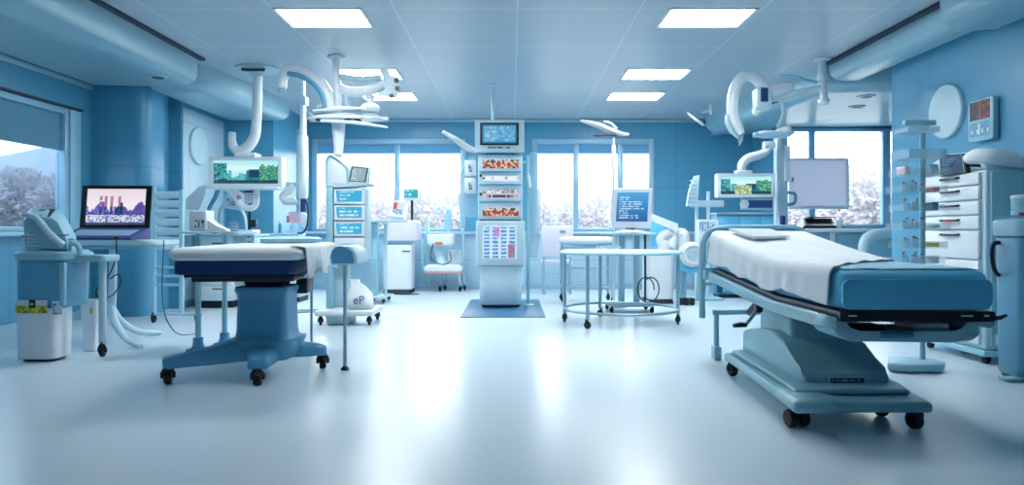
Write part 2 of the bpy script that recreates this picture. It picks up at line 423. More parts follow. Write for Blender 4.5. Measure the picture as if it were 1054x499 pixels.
# ceiling lamps
M['lamp_fill'] = emit('added_fill_diffuser', (.90, .96, 1.0, 1), LAMP * .32)  # weaker emission for the added fill row out of view
def ceiling_lamp(x, y, label):
    t = Thing('ceiling_lamp', label, 'ceiling lamp', (x, y, CE), 'recessed square ceiling lamps')
    hw, hd = .385, .265
    fr = MB(); o = [(-hw - .03, -hd - .03), (hw + .03, -hd - .03), (hw + .03, hd + .03), (-hw - .03, hd + .03)]; i = [(-hw, -hd), (hw, -hd), (hw, hd), (-hw, hd)]
    R = lambda pts, z: [(x + a, y + b, z) for a, b in pts]
    fr.loft([R(o, CE - .002), R(o, CE - .016), R(i, CE - .016), R(i, CE - .002)], False, True)
    t.part('frame', fr, M['white'])
    t.part('diffuser', MB().box2((x - hw + .001, y - hd + .001, CE - .01), (x + hw - .001, y + hd - .001, CE - .004)), M['lamp'] if y > 5 else M['lamp_fill'])
for x, y, s in ((-1.79, 6.7, 'nearest lamp on the left half of the ceiling'), (-1.86, 9.1, 'middle one on the left, half hidden behind the boom head'), (-1.86, 10.6, 'farthest lamp on the left, just right of the boom head'),
                (1.85, 6.7, 'nearest lamp on the right half of the ceiling'), (1.86, 9.1, 'middle lamp of the right-hand row'), (1.86, 10.6, 'farthest lamp of the right-hand row'),
                (-1.79, 4.25, 'added unseen above the view for fill light, left row'), (1.85, 4.25, 'added unseen above the view for fill light, right row')):  # last two lamps are added out of view to brighten the foreground
    ceiling_lamp(x, y, 'glowing white recessed ceiling lamp, ' + s)
def downlight(x, y, z, label):
    t = Thing('downlight', label, 'downlight', (x, y, z), 'small soffit downlights')
    t.part('rim', MB().lathe([(.075, -.002), (.11, -.002), (.11, -.012), (.075, -.016)], (x, y, z), 28), M['pale'])
    t.part('lens', MB().lathe([(.001, -.004), (.07, -.004), (.07, -.018), (.001, -.024)], (x, y, z), 24), M['dark'])
downlight(-4.05, 8.0, 2.82, 'small oval downlight under the left soffit end')
downlight(XX(890, 8.55) + .25, 9.0, 2.79, 'small recessed downlight under right soffit, nearer of the pair')
downlight(XX(880, 9.3) + .25, 9.75, 2.79, 'small recessed downlight under right soffit, farther of the pair')

# ---------------------------------------------------------------- outside
M['lawn'] = mat('haze_paled_meadow', srgb(118, 122, 122), .9, var=.2, scale=.3)  # pale grey ground: mist put into the colour
M['leaf'] = mat('haze_paled_foliage', srgb(150, 150, 158), .95, var=.3, scale=3.5, bump=.4, bscale=5)  # pale lilac grey stands in for haze and overexposure on the trees
M['bark'] = mat('grey_bark', srgb(120, 116, 110), .9)
g = MB().box2((-120, -10, -.5), (120, 200, -.3)).build('ground_outside', M['lawn']); g['kind'] = 'structure'
M['hill'] = mat('hazy_pale_hill', srgb(140, 150, 164), 1.0, var=.08, scale=.02)
def tree(x, y, h, w, label, group, seed):
    t = Thing('tree', label, 'tree', (x, y, -.3), group)
    t.part('trunk', MB().tube([(x, y, -.3), (x + .1, y, h * .3), (x, y, h * .55)], [.18, .14, .06], 8), M['bark'])
    mb = MB(); bmesh.ops.create_icosphere(mb.bm, subdivisions=6, radius=1)
    for v in mb.bm.verts:
        c = v.co.copy(); s = Vector((seed * 3.1, seed * 1.7, 0))
        d = .92 + .26 * noise.noise(c * 1.7 + s) + .18 * noise.noise(c * 4.1 + s) + .16 * noise.noise(c * 9 + s) + .22 * noise.noise(c * 23 + s)
        v.co = Vector((c.x * w * d, c.y * w * d, c.z * h * .46 * d)) + Vector((x, y, h * .54 - .1))
    t.part('crown', mb, M['leaf'], sharp=180)
k = 0
for px, hh, hw, Y, lab in ((-30, 62, 36, 44, 'left wall window, nearest its left edge'), (20, 66, 34, 58, 'left wall window, middle of the pane'), (62, 58, 26, 46, 'left wall window, beside its far jamb'),
                (333, 40, 17, 46, 'left-hand big back window, at its left edge'), (360, 50, 21, 60, 'left-hand big back window, middle of its left pane'), (393, 44, 17, 48, 'left-hand big back window, just left of its mullion'), (430, 48, 20, 64, 'left-hand big back window, right pane'), (462, 46, 18, 50, 'left-hand big back window, beside the central tower'),
                (556, 44, 16, 46, 'right-hand back window, at its left edge'), (582, 40, 15, 62, 'right-hand back window, left of its first mullion'), (614, 44, 19, 48, 'right-hand back window, middle pane'), (648, 50, 20, 66, 'right-hand back window, right pane'),
                (818, 40, 22, 46, 'right alcove window, behind the pale board'), (862, 50, 24, 62, 'right alcove window, just right of the pale board'), (902, 70, 30, 48, 'right alcove window, tallest one near the right jamb')):
    tree(XX(px, Y), Y, 1.05 + hh * Y / FPX, hw * Y / FPX, 'hazy pale tree outside the ' + lab, 'misty trees beyond the windows', k); k += 1
for nm, x, y, w, h, lab in (('horizon_hill', -75, 150, 70, 22, 'low misty hill on the left horizon, seen through the left wall window'), ('horizon_hill', 95, 160, 60, 17, 'low misty hill on the right horizon, seen through the right alcove window')):
    mb = MB(); mb.grid(lambda u, v: (x + w * (u * 2 - 1), y + 30 * (v * 2 - 1), -.4 + h * max(0, math.cos((u - .5) * PI) * math.cos((v - .5) * PI)) ** .8 * (1 + .15 * noise.noise(Vector((u * 4, v * 4, x))))), 30, 14)
    tag(mb.build(nm, M['hill'], (x, y, -.3)), lab, 'hill')

# ---------------------------------------------------------------- sky, camera
wd = bpy.data.worlds.new('hazy_sky'); SC.world = wd; wd.use_nodes = True
n, l = wd.node_tree.nodes, wd.node_tree.links
bg = n['Background']; tc = n.new('ShaderNodeTexCoord'); sp = n.new('ShaderNodeSeparateXYZ'); l.new(tc.outputs['Generated'], sp.inputs[0])
cr = n.new('ShaderNodeValToRGB'); cr.color_ramp.elements[0].position = .0; cr.color_ramp.elements[0].color = (.94, .955, .97, 1)
cr.color_ramp.elements[1].position = .5; cr.color_ramp.elements[1].color = (.84, .93, .98, 1)
l.new(sp.outputs[2], cr.inputs[0]); l.new(cr.outputs[0], bg.inputs['Color']); bg.inputs['Strength'].default_value = SKY
def portal(loc, rot, sx, sy):
    ld = bpy.data.lights.new('window_portal', 'AREA'); ld.shape = 'RECTANGLE'; ld.size = sx; ld.size_y = sy; ld.cycles.is_portal = True
    o = bpy.data.objects.new('window_portal', ld); COL.objects.link(o); o.location = loc; o.rotation_euler = rot; o['kind'] = 'helper'
portal((WL - .13, 6.66, 1.76), (0, -PI / 2, 0), 1.42, 2.9)
portal((-2.25, BY + .13, 1.9), (-PI / 2, 0, 0), 2.8, 1.68)
portal((1.49, BY + .13, 1.9), (-PI / 2, 0, 0), 2.2, 1.68)
portal((5.5, RY + .13, 1.94), (-PI / 2, 0, 0), 2.0, 1.65)
cam = bpy.data.cameras.new('camera'); co = bpy.data.objects.new('camera', cam); COL.objects.link(co); SC.camera = co
co.location = (0, 0, CAMH); co.rotation_euler = (PI / 2, 0, 0)
cam.sensor_fit = 'HORIZONTAL'; cam.sensor_width = 36; cam.lens = FPX / 1054 * 36
cam.shift_y = -(249.5 - HOR) / 1054; cam.clip_start = .05; cam.clip_end = 500
SC.view_settings.view_transform = 'Standard'; SC.view_settings.look = 'None'; SC.view_settings.exposure = EXPO; SC.view_settings.gamma = 1; SC.view_settings.use_curve_mapping = False
SC.cycles.use_denoising = True; SC.cycles.max_bounces = 10; SC.cycles.diffuse_bounces = 5; SC.cycles.transparent_max_bounces = 16
SC.cycles.sample_clamp_indirect = 6
# ================================================================ screens
def txt(u, v, cols, rows, bg, fg, dens=.6, seed=0, margin=.08):
    if not (margin < u < 1 - margin and margin < v < 1 - margin): return bg
    r = v * rows; i = int(r)
    if r - i > .55: return bg
    ln = .35 + .6 * hsh(i, seed, 2)
    if u > ln: return bg
    return fg if hsh(int(u * cols), i, seed) < dens else bg
def mixc(a, b, t): return tuple(a[i] * (1 - t) + b[i] * t for i in range(3))
def scenic(u, v, seed=0):
    sky = mixc((140, 228, 236), (220, 250, 250), max(0, 1 - abs(v - .35) * 2))
    c = sky
    if v > .84: return mixc((14, 48, 64), (40, 90, 100), hsh(int(u * 40), int(v * 20), seed))
    if u < .2:
        c = (18, 92, 108) if hsh(int(u * 50), int(v * 22), seed) < .55 else (86, 190, 190)
        if v < .12: c = sky
    elif u < .5:
        hgt = .3 + .5 * hsh(int(u * 18), seed)
        if v > hgt: c = mixc((40, 140, 156), (120, 206, 206), hsh(int(u * 60), int(v * 18), seed))
    elif u < .72:
        if v > .42 - .18 * math.exp(-((u - .62) / .05) ** 2) and v > .4: c = (16, 66, 92) if .54 < u < .7 and v < .75 else (40, 120, 140)
    if u > .70 and v > .16 + .1 * hsh(int(u * 30), seed):
        k = hsh(int(u * 70), int(v * 26), seed)
        c = (24, 104, 104) if k < .35 else (70, 164, 124) if k < .6 else (150, 214, 160) if k < .8 else (40, 150, 160)
    return c
def city(u, v):
    c = mixc((232, 214, 226), (244, 236, 240), v * 2) if v < .5 else (240, 232, 240)
    top = .45 + .12 * math.sin(u * 19) + .1 * hsh(int(u * 26))
    if v > top and v < .74:
        k = hsh(int(u * 60), int(v * 26))
        c = (98, 84, 176) if k < .45 else (140, 124, 206) if k < .7 else (52, 74, 150)
        if u > .62 and k > .5: c = (84, 66, 140)
        if .5 < u < .62: c = (24, 40, 84)
    for b in (.24, .33, .43, .56):
        if abs(u - b) < .022 and .22 < v < .74 and hsh(int(v * 22), b) < .8: c = (52, 70, 132) if v > .5 else (176, 122, 160)
    if v >= .74: c = (214, 218, 236) if hsh(int(u * 50), int(v * 30)) < .6 else (98, 114, 168)
    if v > .93: c = (60, 74, 120)
    return c

# ================================================================ waste cart (left foreground)
t = Thing('waste_cart', 'blue and white medical waste cart with slatted hood below the left wall window', 'waste cart', (-3.87, 5.78, 0))
def rr_loft(levels, cx, cy, n=5):
    "levels: (z, w, d, r)"
    return [[(x, y, z) for x, y in rrect(w, d, r, n, cx, cy)] for z, w, d, r in levels]
t.part('lower_bin', MB().loft(rr_loft([(.02, .29, .23, .06), (.03, .32, .26, .06), (.42, .345, .27, .07), (.432, .335, .26, .07)], -3.9, 5.735)), M['white'])
t.part('foot_plate', MB().loft(rr_loft([(.002, .26, .20, .05), (.019, .26, .20, .05)], -3.9, 5.735)), M['dark'])
t.part('upper_body', MB().loft(rr_loft([(.434, .33, .33, .06), (.45, .40, .36, .06), (.80, .42, .37, .07), (.815, .40, .36, .07)], -3.86, 5.79)), M['blue'])
t.part('corner_panel', MB().box2((-3.70, 5.60, .45), (-3.655, 5.64, .80), .012), M['ice'])
t.part('lid', MB().loft(rr_loft([(.817, .44, .40, .08), (.83, .47, .42, .09), (.87, .47, .42, .09), (.895, .40, .38, .09)], -3.86, 5.80)), M['ice'])
hb = MB()
F = [W(px, py, 5.64) for px, py in ((17, 261), (15, 232), (20, 226), (44, 229), (50, 233), (60, 252), (61, 261))]
B = [W(px, py, 5.93) for px, py in ((20, 260), (18, 222), (24, 217), (50, 217), (57, 222), (70, 246), (70, 260))]
F = [Vector((p.x, p.y, p.z + .035)) for p in F]; B = [Vector((p.x, p.y, p.z + .02)) for p in B]
hb.loft([F, B]); hood = t.part('hood', hb, M['ice'])
t.e.location.x += .07
for k, (a, b) in enumerate((((26, 228), (32, 219)), ((35, 229), (42, 219)))):
    p0, p1 = W(a[0], a[1], 5.66), W(b[0], b[1], 5.90)
    q = MB().plate([p1 + Vector((0, 0, .034)), p1 + Vector((.055, 0, .034)), p0 + Vector((.055, 0, .046)), p0 + Vector((0, 0, .046))], .008)
    t.part('vent_window', q, M['black'], hood)
rib = MB().tube([W(15, 226, 5.62) + Vector((0, 0, .04)), W(28, 228, 5.615) + Vector((0, 0, .03)), W(42, 243, 5.615) + Vector((0, 0, .02)), W(56, 258, 5.62) + Vector((0, 0, .04))], [.018, .024, .03, .03], 10, smooth=4)
t.part('rib', rib, M['pale'], hood)
lv = MB()
for k in range(5):
    z = .905 + .028 * k
    lv.box((-3.955 - .003 * k, 5.634, z), (.15 - .012 * k, .012, .012), .003)
lv.box((-3.97, 5.638, .965), (.012, .006, .15), .002)
t.part('louvre', lv, M['pale'], hood)
hd = MB()
for k in range(3): hd.box((-3.70 + .012 * k, 5.65 + .05 * k, 1.02 - .035 * k), (.10, .03, .012), .004)
t.part('slat', hd, M['blue'], hood)
t.part('bracket', MB().tube([(-3.665, 5.70, .80), (-3.67, 5.69, .93), (-3.64, 5.69, .955), (-3.60, 5.69, .93), (-3.585, 5.70, .86)], .022, 10, smooth=4), M['ice'])
t.part('side_tray', MB().prism(rrect(.30, .26, .05, 4, -3.535, 5.82), 'z', .80, .855, .014), M['ice'])
leg = t.part('leg', MB().tube([(-3.50, 5.86, .115), (-3.50, 5.86, .80)], .03, 12), M['pale'])
caster(t, -3.50, 5.86, .045, .035, .2, leg, .03)
def tape(u, v):
    if .42 < u < .62 and v < .62: return (24, 30, 24) if (abs(u - .52) + abs(v - .3) * .4 > .06) else (196, 190, 40)
    if v > .4:
        return (206, 206, 74) if hsh(int(u * 26), int(v * 6)) < .62 else (120, 132, 50)
    return (206, 224, 234)
screen(t, 'hazard_label', [(-4.045, 5.596, .50), (-3.79, 5.596, .50), (-3.79, 5.596, .395), (-4.045, 5.596, .395)], 30, 10, tape, M['print'], label='yellow-green hazard tape with a black symbol', th=.003)
screen(t, 'instruction_label', [(-3.755, 5.606, .49), (-3.675, 5.606, .49), (-3.675, 5.606, .38), (-3.755, 5.606, .38)], 16, 12, lambda u, v: txt(u, v, 16, 5, (208, 224, 232), (90, 116, 130), .7, 3, .06), M['print'], th=.003)
t = Thing('wastebasket', 'small white wastebasket with yellow mark standing behind the caster leg of the waste cart', 'wastebasket', (-3.70, 6.16, 0))
t.part('bin', MB().loft(rr_loft([(.002, .10, .10, .02), (.44, .15, .14, .03), (.45, .16, .15, .03), (.45, .14, .13, .03), (.10, .09, .09, .02)], -3.70, 6.16)), M['white'])
t.part('mark', MB().box((-3.664, 6.092, .36), (.02, .003, .05), 0, (-.011, 0, 0)), mat('yellow_sticker', srgb(206, 200, 60), .5))

# ================================================================ laptop table
t = Thing('laptop_table', 'pale pedestal table with curved splayed feet carrying the open laptop', 'table', (-3.72, 6.62, 0))
t.part('table_top', MB().prism(rrect(.84, .62, .09, 5, -3.70, 6.66), 'z', .925, .97, .012), M['pale'])
t.part('under_frame', MB().box2((-3.98, 6.45, .885), (-3.42, 6.86, .924), .01), M['ice'])
t.part('column', MB().tube([(-3.80, 6.66, .885), (-3.80, 6.66, .60), (-3.82, 6.67, .34), (-3.84, 6.67, .22)], [.034, .034, .04, .05], 14, smooth=4), M['pale'])
for p in ((-4.16, 6.82), (-3.30, 6.22), (-3.56, 7.08)):
    d = Vector((p[0] + 3.84, p[1] - 6.67, 0))
    t.part('foot', MB().tube([(-3.84, 6.67, .36), (-3.84 + d.x * .18, 6.67 + d.y * .18, .20), (-3.84 + d.x * .5, 6.67 + d.y * .5, .075), (-3.84 + d.x * .8, 6.67 + d.y * .8, .035), (p[0], p[1], .024)], [.042, .036, .030, .026, .018], 12, smooth=4), M['pale'])
t = Thing('laptop', 'open dark blue laptop showing a purple city picture', 'laptop', (-3.76, 6.56, .971))
bs = MB().prism([(6.36, .972), (6.76, .972), (6.76, 1.075), (6.74, 1.085), (6.37, .993), (6.36, .988)], 'x', -4.10, -3.44, .006)
base = t.part('base', bs, mat('dark_blue_laptop', srgb(20, 54, 108), .6))
kb = MB()
for r in range(5):
    for c in range(15): kb.box((-4.02 + .0365 * c, 6.46 + .042 * r, 1.0165 + .0105 * r), (.030, .034, .005), 0, (.244, 0, 0))
t.part('keyboard', kb, mat('pale_keys', srgb(150, 186, 214), .5), base)
lean = .06
tl = lambda a, b: Vector((-3.77 + a * .65, 6.745 + lean * b, 1.075 + .42 * b))
lidm = MB().plate([tl(-.5, 1), tl(.5, 1), tl(.5, .0), tl(-.5, .0)], .02)
lid = t.part('display_lid', lidm, M['black'])
off = Vector((0, -.003, 0))
screen(t, 'screen', [tl(-.42, .92) + off, tl(.42, .92) + off, tl(.42, .10) + off, tl(-.42, .10) + off], 60, 34, city, M['screen'], lid, th=.002)
t.e.rotation_euler.z = math.radians(4); t.e.location.x -= .05
t = Thing('mouse', 'dark mouse before the laptop with its black cord looping below the table', 'mouse', (-3.56, 6.3, .972))
t.part('body', MB().ball((-3.56, 6.30, .991), (.035, .045, .018), 14), M['black'])
t.part('cord', MB().tube([(-3.56, 6.30, .992), (-3.545, 6.27, .96), (-3.56, 6.28, .80), (-3.66, 6.32, .62), (-3.76, 6.33, .52), (-3.74, 6.34, .44), (-3.62, 6.33, .47), (-3.54, 6.32, .58), (-3.56, 6.32, .66), (-3.63, 6.32, .62)], .006, 6, smooth=6), M['black'])
tag(MB().tube([(-3.268, 6.56, .965), (-3.265, 6.56, .93), (-3.255, 6.52, .75), (-3.30, 6.6, .45), (-3.36, 6.8, .2), (-3.33, 7.0, .02), (-3.2, 7.2, .006)], .005, 6, smooth=6).build('cable', M['dark']), 'thin dark cable hanging from the right edge of the laptop table', 'cable')

# ================================================================ louvred rack on wheels
t = Thing('louvred_rack', 'tall pale louvred rack on a wheeled frame behind the laptop', 'rack', (-3.98, 8.05, 0))
for x, zt in ((-4.12, 1.56), (-3.80, 1.53)):
    p = t.part('post', MB().box2((x - .022, 8.02, .11), (x + .022, 8.07, zt), .006), M['ice'])
for x in (-4.12, -3.62): caster(t, x, 8.045, .042, .03, 0, None, .03)
sl = 0
for k in range(6):
    z = 1.50 - .105 * k
    t.part('louvre', MB().box((-3.96, 8.045, z - .03), (.27, .02, .085), .006, (.35, 0, 0)), M['pale'])
t.part('catch_tray', MB().prism(rrect(.28, .14, .04, 4, -3.96, 8.03), 'z', .84, .90, .01), M['pale'])
for z in (.62, .52, .42): t.part('rung', MB().box2((-4.10, 8.03, z), (-3.82, 8.06, z + .03), .005), M['ice'])
t.part('base_rail', MB().box2((-4.15, 8.02, .085), (-3.56, 8.07, .112), .008), M['ice'])

# ================================================================ twin post instrument stand with pump
t = Thing('instrument_stand', 'twin post stand with a narrow tray behind the left operating table', 'stand', (-2.68, 6.25, 0))
for x, y in ((-2.755, 6.14), (-2.645, 6.44)):
    p = t.part('post', MB().cyl((x, y, .03), (x, y, 1.03), .024, seg=14), M['ice'])
    t.part('foot_clamp', MB().lathe([(.10, .002), (.10, .02), (.055, .035), (.045, .06), (.042, .12), (.025, .125)], (x, y, 0), 18), M['midblue'], p)
t.part('tray', MB().prism(rrect(.52, .50, .05, 4, -2.62, 6.28), 'z', 1.03, 1.048, .006), M['pale'])
t = Thing('infusion_pump', 'white infusion pump with dark glyphs on the twin post stand', 'pump', (-2.76, 6.2, 1.05))
t.part('body', MB().box2((-2.83, 6.12, 1.05), (-2.675, 6.30, 1.235), .02, seg=3), M['white'])
t.part('nose', MB().loft([[(-2.673, y, z) for y, z in ((6.14, 1.05), (6.28, 1.05), (6.28, 1.15), (6.14, 1.15))], [(-2.60, y, z) for y, z in ((6.15, 1.05), (6.27, 1.05), (6.27, 1.10), (6.15, 1.10))], [(-2.52, y, z) for y, z in ((6.16, 1.05), (6.26, 1.05), (6.26, 1.065), (6.16, 1.065))]]), M['white'])
def glyph(u, v):
    x, y = int(u * 9), int(v * 8)
    return (30, 44, 58) if (x % 3 != 2 and hsh(x, y, 4) < .62 and 0 < y < 7) else (226, 234, 240)
screen(t, 'glyph_panel', [(-2.775, 6.118, 1.16), (-2.685, 6.118, 1.16), (-2.685, 6.118, 1.07), (-2.775, 6.118, 1.07)], 9, 8, glyph, M['print'], th=.002)
t = Thing('folded_cloth', 'crumpled white cloth left of the white infusion pump', 'cloth', (-2.86, 6.4, 1.05))
mb = MB(); bmesh.ops.create_icosphere(mb.bm, subdivisions=4, radius=1)
for v in mb.bm.verts:
    d = 1 + .35 * noise.noise(v.co * 3) + .2 * noise.noise(v.co * 7); v.co = Vector((-2.80 + v.co.x * .055 * d, 6.42 + v.co.y * .06 * d, 1.125 + v.co.z * .055 * d))
for v in mb.bm.verts: v.co.z = max(1.0495, v.co.z)
mb.bm.normal_update(); t.part('folds', mb, M['cloth'], sharp=60)

# ================================================================ anaesthesia workstation
t = Thing('anaesthesia_machine', 'pale anaesthesia workstation with drawers, arched frame and slanted head by the pale wall panel', 'anaesthesia machine', (-4.0, 9.7, 0))
body = t.part('cabinet', MB().box2((-4.30, 9.55, .10), (-3.80, 10.05, .98), .015), M['white'])
for k in range(5):
    z = .16 + .155 * k
    d = t.part('drawer', MB().box2((-4.24, 9.528, z), (-3.83, 9.549, z + .14), .006), M['white'])
    t.part('pull', MB().box((-4.0, 9.522, z + .105), (.16, .012, .016), .003), M['dark'], d)
t.part('plinth', MB().box2((-4.27, 9.60, .002), (-3.83, 10.0, .099), .006), M['dark'])
t.part('worktop', MB().box2((-4.36, 9.50, .981), (-3.50, 10.1, 1.01), .008), M['ice'])
t.part('side_leg', MB().box2((-3.56, 9.55, .002), (-3.52, 10.05, .98), .006), M['ice'])
pl = lambda pts, y: [W(a, b, y) for a, b in pts]
t.part('head', MB().loft([pl([(222, 188), (228, 187), (258, 203), (256, 210), (244, 208), (233, 198)], 9.62), pl([(222, 188), (228, 187), (258, 203), (256, 210), (244, 208), (233, 198)], 9.85)]), M['white'])
t.part('mast', MB().tube([W(226, 190, 9.75), W(222, 202, 9.75), W(215, 218, 9.75), Vector((-4.14, 9.75, 1.01))], [.035, .03, .03, .035], 10, smooth=4), M['midblue'])
pb = t.part('panel', MB().loft([pl([(232, 199), (254, 205), (252, 217), (228, 214)], 9.66), pl([(232, 199), (254, 205), (252, 217), (228, 214)], 9.72)]), M['pale'])
screen(t, 'gauge_label', [W(234, 202, 9.657), W(250, 206, 9.657), W(249, 214, 9.657), W(232, 212, 9.657)], 18, 8, lambda u, v: (60, 92, 112) if hsh(int(u * 14), int(v * 6), 8) < .35 and .2 < v < .9 else (186, 210, 222), M['print'], pb, th=.002)
t.part('arch_frame', MB().tube([W(226, 236.5, 9.8), W(227, 216, 9.8), W(236, 212, 9.8), W(247, 215, 9.8), W(252, 224, 9.8), W(253, 236.5, 9.8)], .022, 10, smooth=4), M['pale'])
t.part('bellows', MB().lathe([(.02, 0), (.07, .0), (.075, .02), (.06, .04), (.075, .06), (.06, .08), (.075, .10), (.06, .12), (.075, .14), (.06, .16), (.03, .18)], (XX(240, 9.8), 9.8, 1.011), 20), M['frost'])
t.part('shield', MB().loft([pl([(190, 216), (192, 204), (205, 192), (212, 190), (212, 197), (206, 214), (200, 216)], 9.6), pl([(190, 216), (192, 204), (205, 192), (212, 190), (212, 197), (206, 214), (200, 216)], 9.63)]), M['white'])
t.part('shield_arm', MB().tube([W(203, 214, 9.64), W(204, 225, 9.68), W(206, 237, 9.7)], .018, 8), M['ice'])
t.part('monitor_post', MB().cyl(W(257, 236.4, 9.95), W(257, 196, 9.95), .02), M['dark'])
t.part('small_box', MB().box2(W(257, 234, 9.86), W(265, 226, 9.93), .006), M['dark'])
t.part('bench', MB().box2((-4.48, 9.55, .60), (-4.375, 10.05, 1.0), .01), M['ice'])

# bench with steriliser behind the bed
t = Thing('low_bench', 'low pale bench against the blue wall behind the left operating table', 'bench', (-3.64, 10.6, 0))
t.part('carcass', MB().box2((-4.12, 10.3, .08), (-3.12, 10.8, .88), .01), M['pale'])
for k in range(3): 
    d = t.part('door', MB().box2((-4.10 + .33 * k, 10.28, .12), (-3.79 + .33 * k, 10.299, .85), .006), M['white'])
    t.part('handle', MB().box2((-3.84 + .33 * k, 10.262, .6), (-3.825 + .33 * k, 10.279, .76), .003), M['metal'], d)
t.part('worktop', MB().box2((-4.15, 10.25, .881), (-3.10, 10.82, .915), .008), M['ice'])
t.part('plinth', MB().box2((-4.1, 10.34, .002), (-3.14, 10.78, .079)), M['dark'])
t = Thing('steriliser', 'white steriliser box with a dark slot on the low pale bench', 'steriliser', (-4.0, 10.5, .916))
t.part('body', MB().box2((-4.10, 10.34, .917), (-3.83, 10.66, 1.075), .015), M['white'])
t.part('slot', MB().box2((-3.98, 10.33, .96), (-3.86, 10.3385, .985)), M['black'])
t = Thing('instrument_case', 'long pale lidded case on the low bench, right of the steriliser box', 'case', (-3.45, 10.5, .916))
t.part('base', MB().box2((-3.76, 10.36, .917), (-3.16, 10.7, .985), .01), M['white'])
t.part('lid', MB().box2((-3.77, 10.35, .986), (-3.15, 10.71, 1.02), .012), M['pale'])
t = Thing('bottle', 'small teal bottle standing on the pale lidded case', 'bottle', (-3.48, 10.5, 1.021))
t.part('body', MB().lathe([(.02, .0), (.025, .005), (.025, .12), (.012, .14), (.012, .155)], (-3.48, 10.5, 1.021), 16), mat('teal_glass', srgb(60, 140, 160), .2))
t.part('cap', MB().lathe([(.015, .156), (.015, .18), (.012, .184)], (-3.48, 10.5, 1.021), 14), M['white'])

# ================================================================ wall discs
def disc(x, y, z, sgn, r, label):
    t = Thing('round_disc', label, 'disc', (x, y, z))
    t.part('wall_mount', MB().lathe([(.001, .001), (r * .6, .001), (r * .6, .0035), (.001, .0035)], (x, y, z), 32, (sgn, 0, 0)), M['dark'])
    t.part('rim', MB().lathe([(r - .03, .004), (r, .002), (r, .03), (r - .012, .04), (r - .03, .04)], (x, y, z), 48, (sgn, 0, 0)), M['pale'])
    t.part('face', MB().lathe([(.001, .006), (r - .031, .006), (r - .031, .026), (r * .5, .034), (.001, .036)], (x, y, z), 48, (sgn, 0, 0)), M['lilac'])
disc(-4.474, 9.95, 2.26, 1, .265, 'white round disc on the pale left wall panel')
disc(4.299, 6.9, 2.23, -1, .265, 'white round disc high on the right blue wall')

# ================================================================ operating table, left
LT = Matrix.Translation((-1.95, 5.45, 0)) @ Matrix.Rotation(math.radians(6.5), 4, 'Z')
t = Thing('operating_table', 'blue pedestal operating table with navy mattress and white pad, left foreground', 'operating table', (-1.85, 5.15, 0))
def lp(name, mb, m, parent=None, **k):
    mb.bm.transform(LT); return t.part(name, mb, m, parent, **k)
mat_l = lp('mattress', MB().prism(rrect(.80, 1.56, .05, 5, -.01, .05), 'z', .757, .852, .018, seg=3), M['navy'])
mb = MB()
def padf(u, v):
    return 0
ring = []
for z, e in ((.853, -.025), (.858, -.008), (.875, .006), (.90, .012), (.92, .004), (.934, -.02), (.942, -.06), (.946, -.16)):
    ring.append([(x, y, z) for x, y in rrect(.86 + 2 * e, 1.62 + 2 * e, .07, 6, 0, .05)])
mb.loft(ring); pad = lp('pad', mb, M['cloth'], sharp=60)
mb = MB()
def dr(u, v):
    y = -.72 + 1.54 * u
    w = .012 * math.sin(u * 47) * v + .010 * math.sin(u * 23 + 2) * v
    if v < .35: 
        k = v / .35; return (.36 + .095 * k, y, .951 - .012 * k * k)
    k = (v - .35) / .65
    return (.455 + .008 * math.sin(k * 2) + w, y + .02 * math.sin(u * 9) * k, .939 - (.19 + .035 * math.sin(u * 14)) * k)
mb.grid(dr, 60, 14); lp('draped_sheet', mb, M['cloth'], pad, sharp=80, solid=.005)
mb = MB(); mb.loft([[(x, y, z) for x, y in rrect(.5 + 2 * e, .26 + 2 * e, .07, 5, .1, .66)] for z, e in ((.947, -.02), (.957, 0), (.985, 0), (1.0, -.03), (1.005, -.07))])
lp('head_pad', mb, M['paletop'], pad, sharp=60)
lp('frame', MB().box2((-.33, -.6, .70), (.36, .75, .755), .008), M['dark'])
for x in (-.40, .405): lp('side_rail', MB().box2((x - .012, -.5, .715), (x + .012, .7, .745), .004), M['metal'])
lp('motor_box', MB().box2((.30, -.22, .58), (.385, .05, .699), .012), M['dark'])
lp('control_tray', MB().box2((-.36, -.66, .735), (-.05, -.40, .754), .006), M['black'])
PC = (-1.80, 5.16)
t.part('neck', MB().loft(rr_loft([(.655, .26, .24, .05), (.70, .30, .28, .05)], *PC)), M['dark'])
t.part('pedestal', MB().loft(rr_loft([(.27, .44, .40, .10), (.29, .395, .36, .08), (.33, .372, .34, .06), (.56, .355, .32, .05), (.60, .365, .33, .05), (.625, .39, .35, .05), (.65, .38, .34, .05), (.655, .33, .30, .05)], *PC)), M['midblue'], sharp=50)
bm_ = MB()
hub = t.part('base', MB().loft(rr_loft([(.12, .34, .32, .1), (.14, .42, .38, .12), (.24, .48, .43, .12), (.272, .50, .44, .11)], *PC)), M['midblue'], sharp=60)
for (x, y), nm in (((-2.37, 4.82), 0), ((-1.735, 4.77), 0), ((-1.45, 5.36), 0), ((-2.05, 5.72), 0)):
    d = Vector((x - PC[0], y - PC[1], 0)); L = d.length; d.normalize(); nrm = Vector((-d.y, d.x, 0))
    rings = []
    for f, w, zb, zt in ((.1, .15, .13, .27), (.35, .125, .125, .262), (.6, .095, .115, .225), (.85, .075, .112, .20), (1.0, .068, .110, .185), (1.05, .05, .116, .175)):
        c = Vector((PC[0], PC[1], 0)) + d * L * f
        rings.append([tuple(c + nrm * (w * sx) + Vector((0, 0, z))) for sx, z in ((-1, zb + .012), (-.88, zb), (.88, zb), (1, zb + .012), (1, zt - .03), (.72, zt), (-.72, zt), (-1, zt - .03))])
    arm = t.part('base_arm', MB().loft(rings), M['midblue'], sharp=50)
    caster(t, x, y, .050, .050, .4 * hsh(x, y), arm, .006)
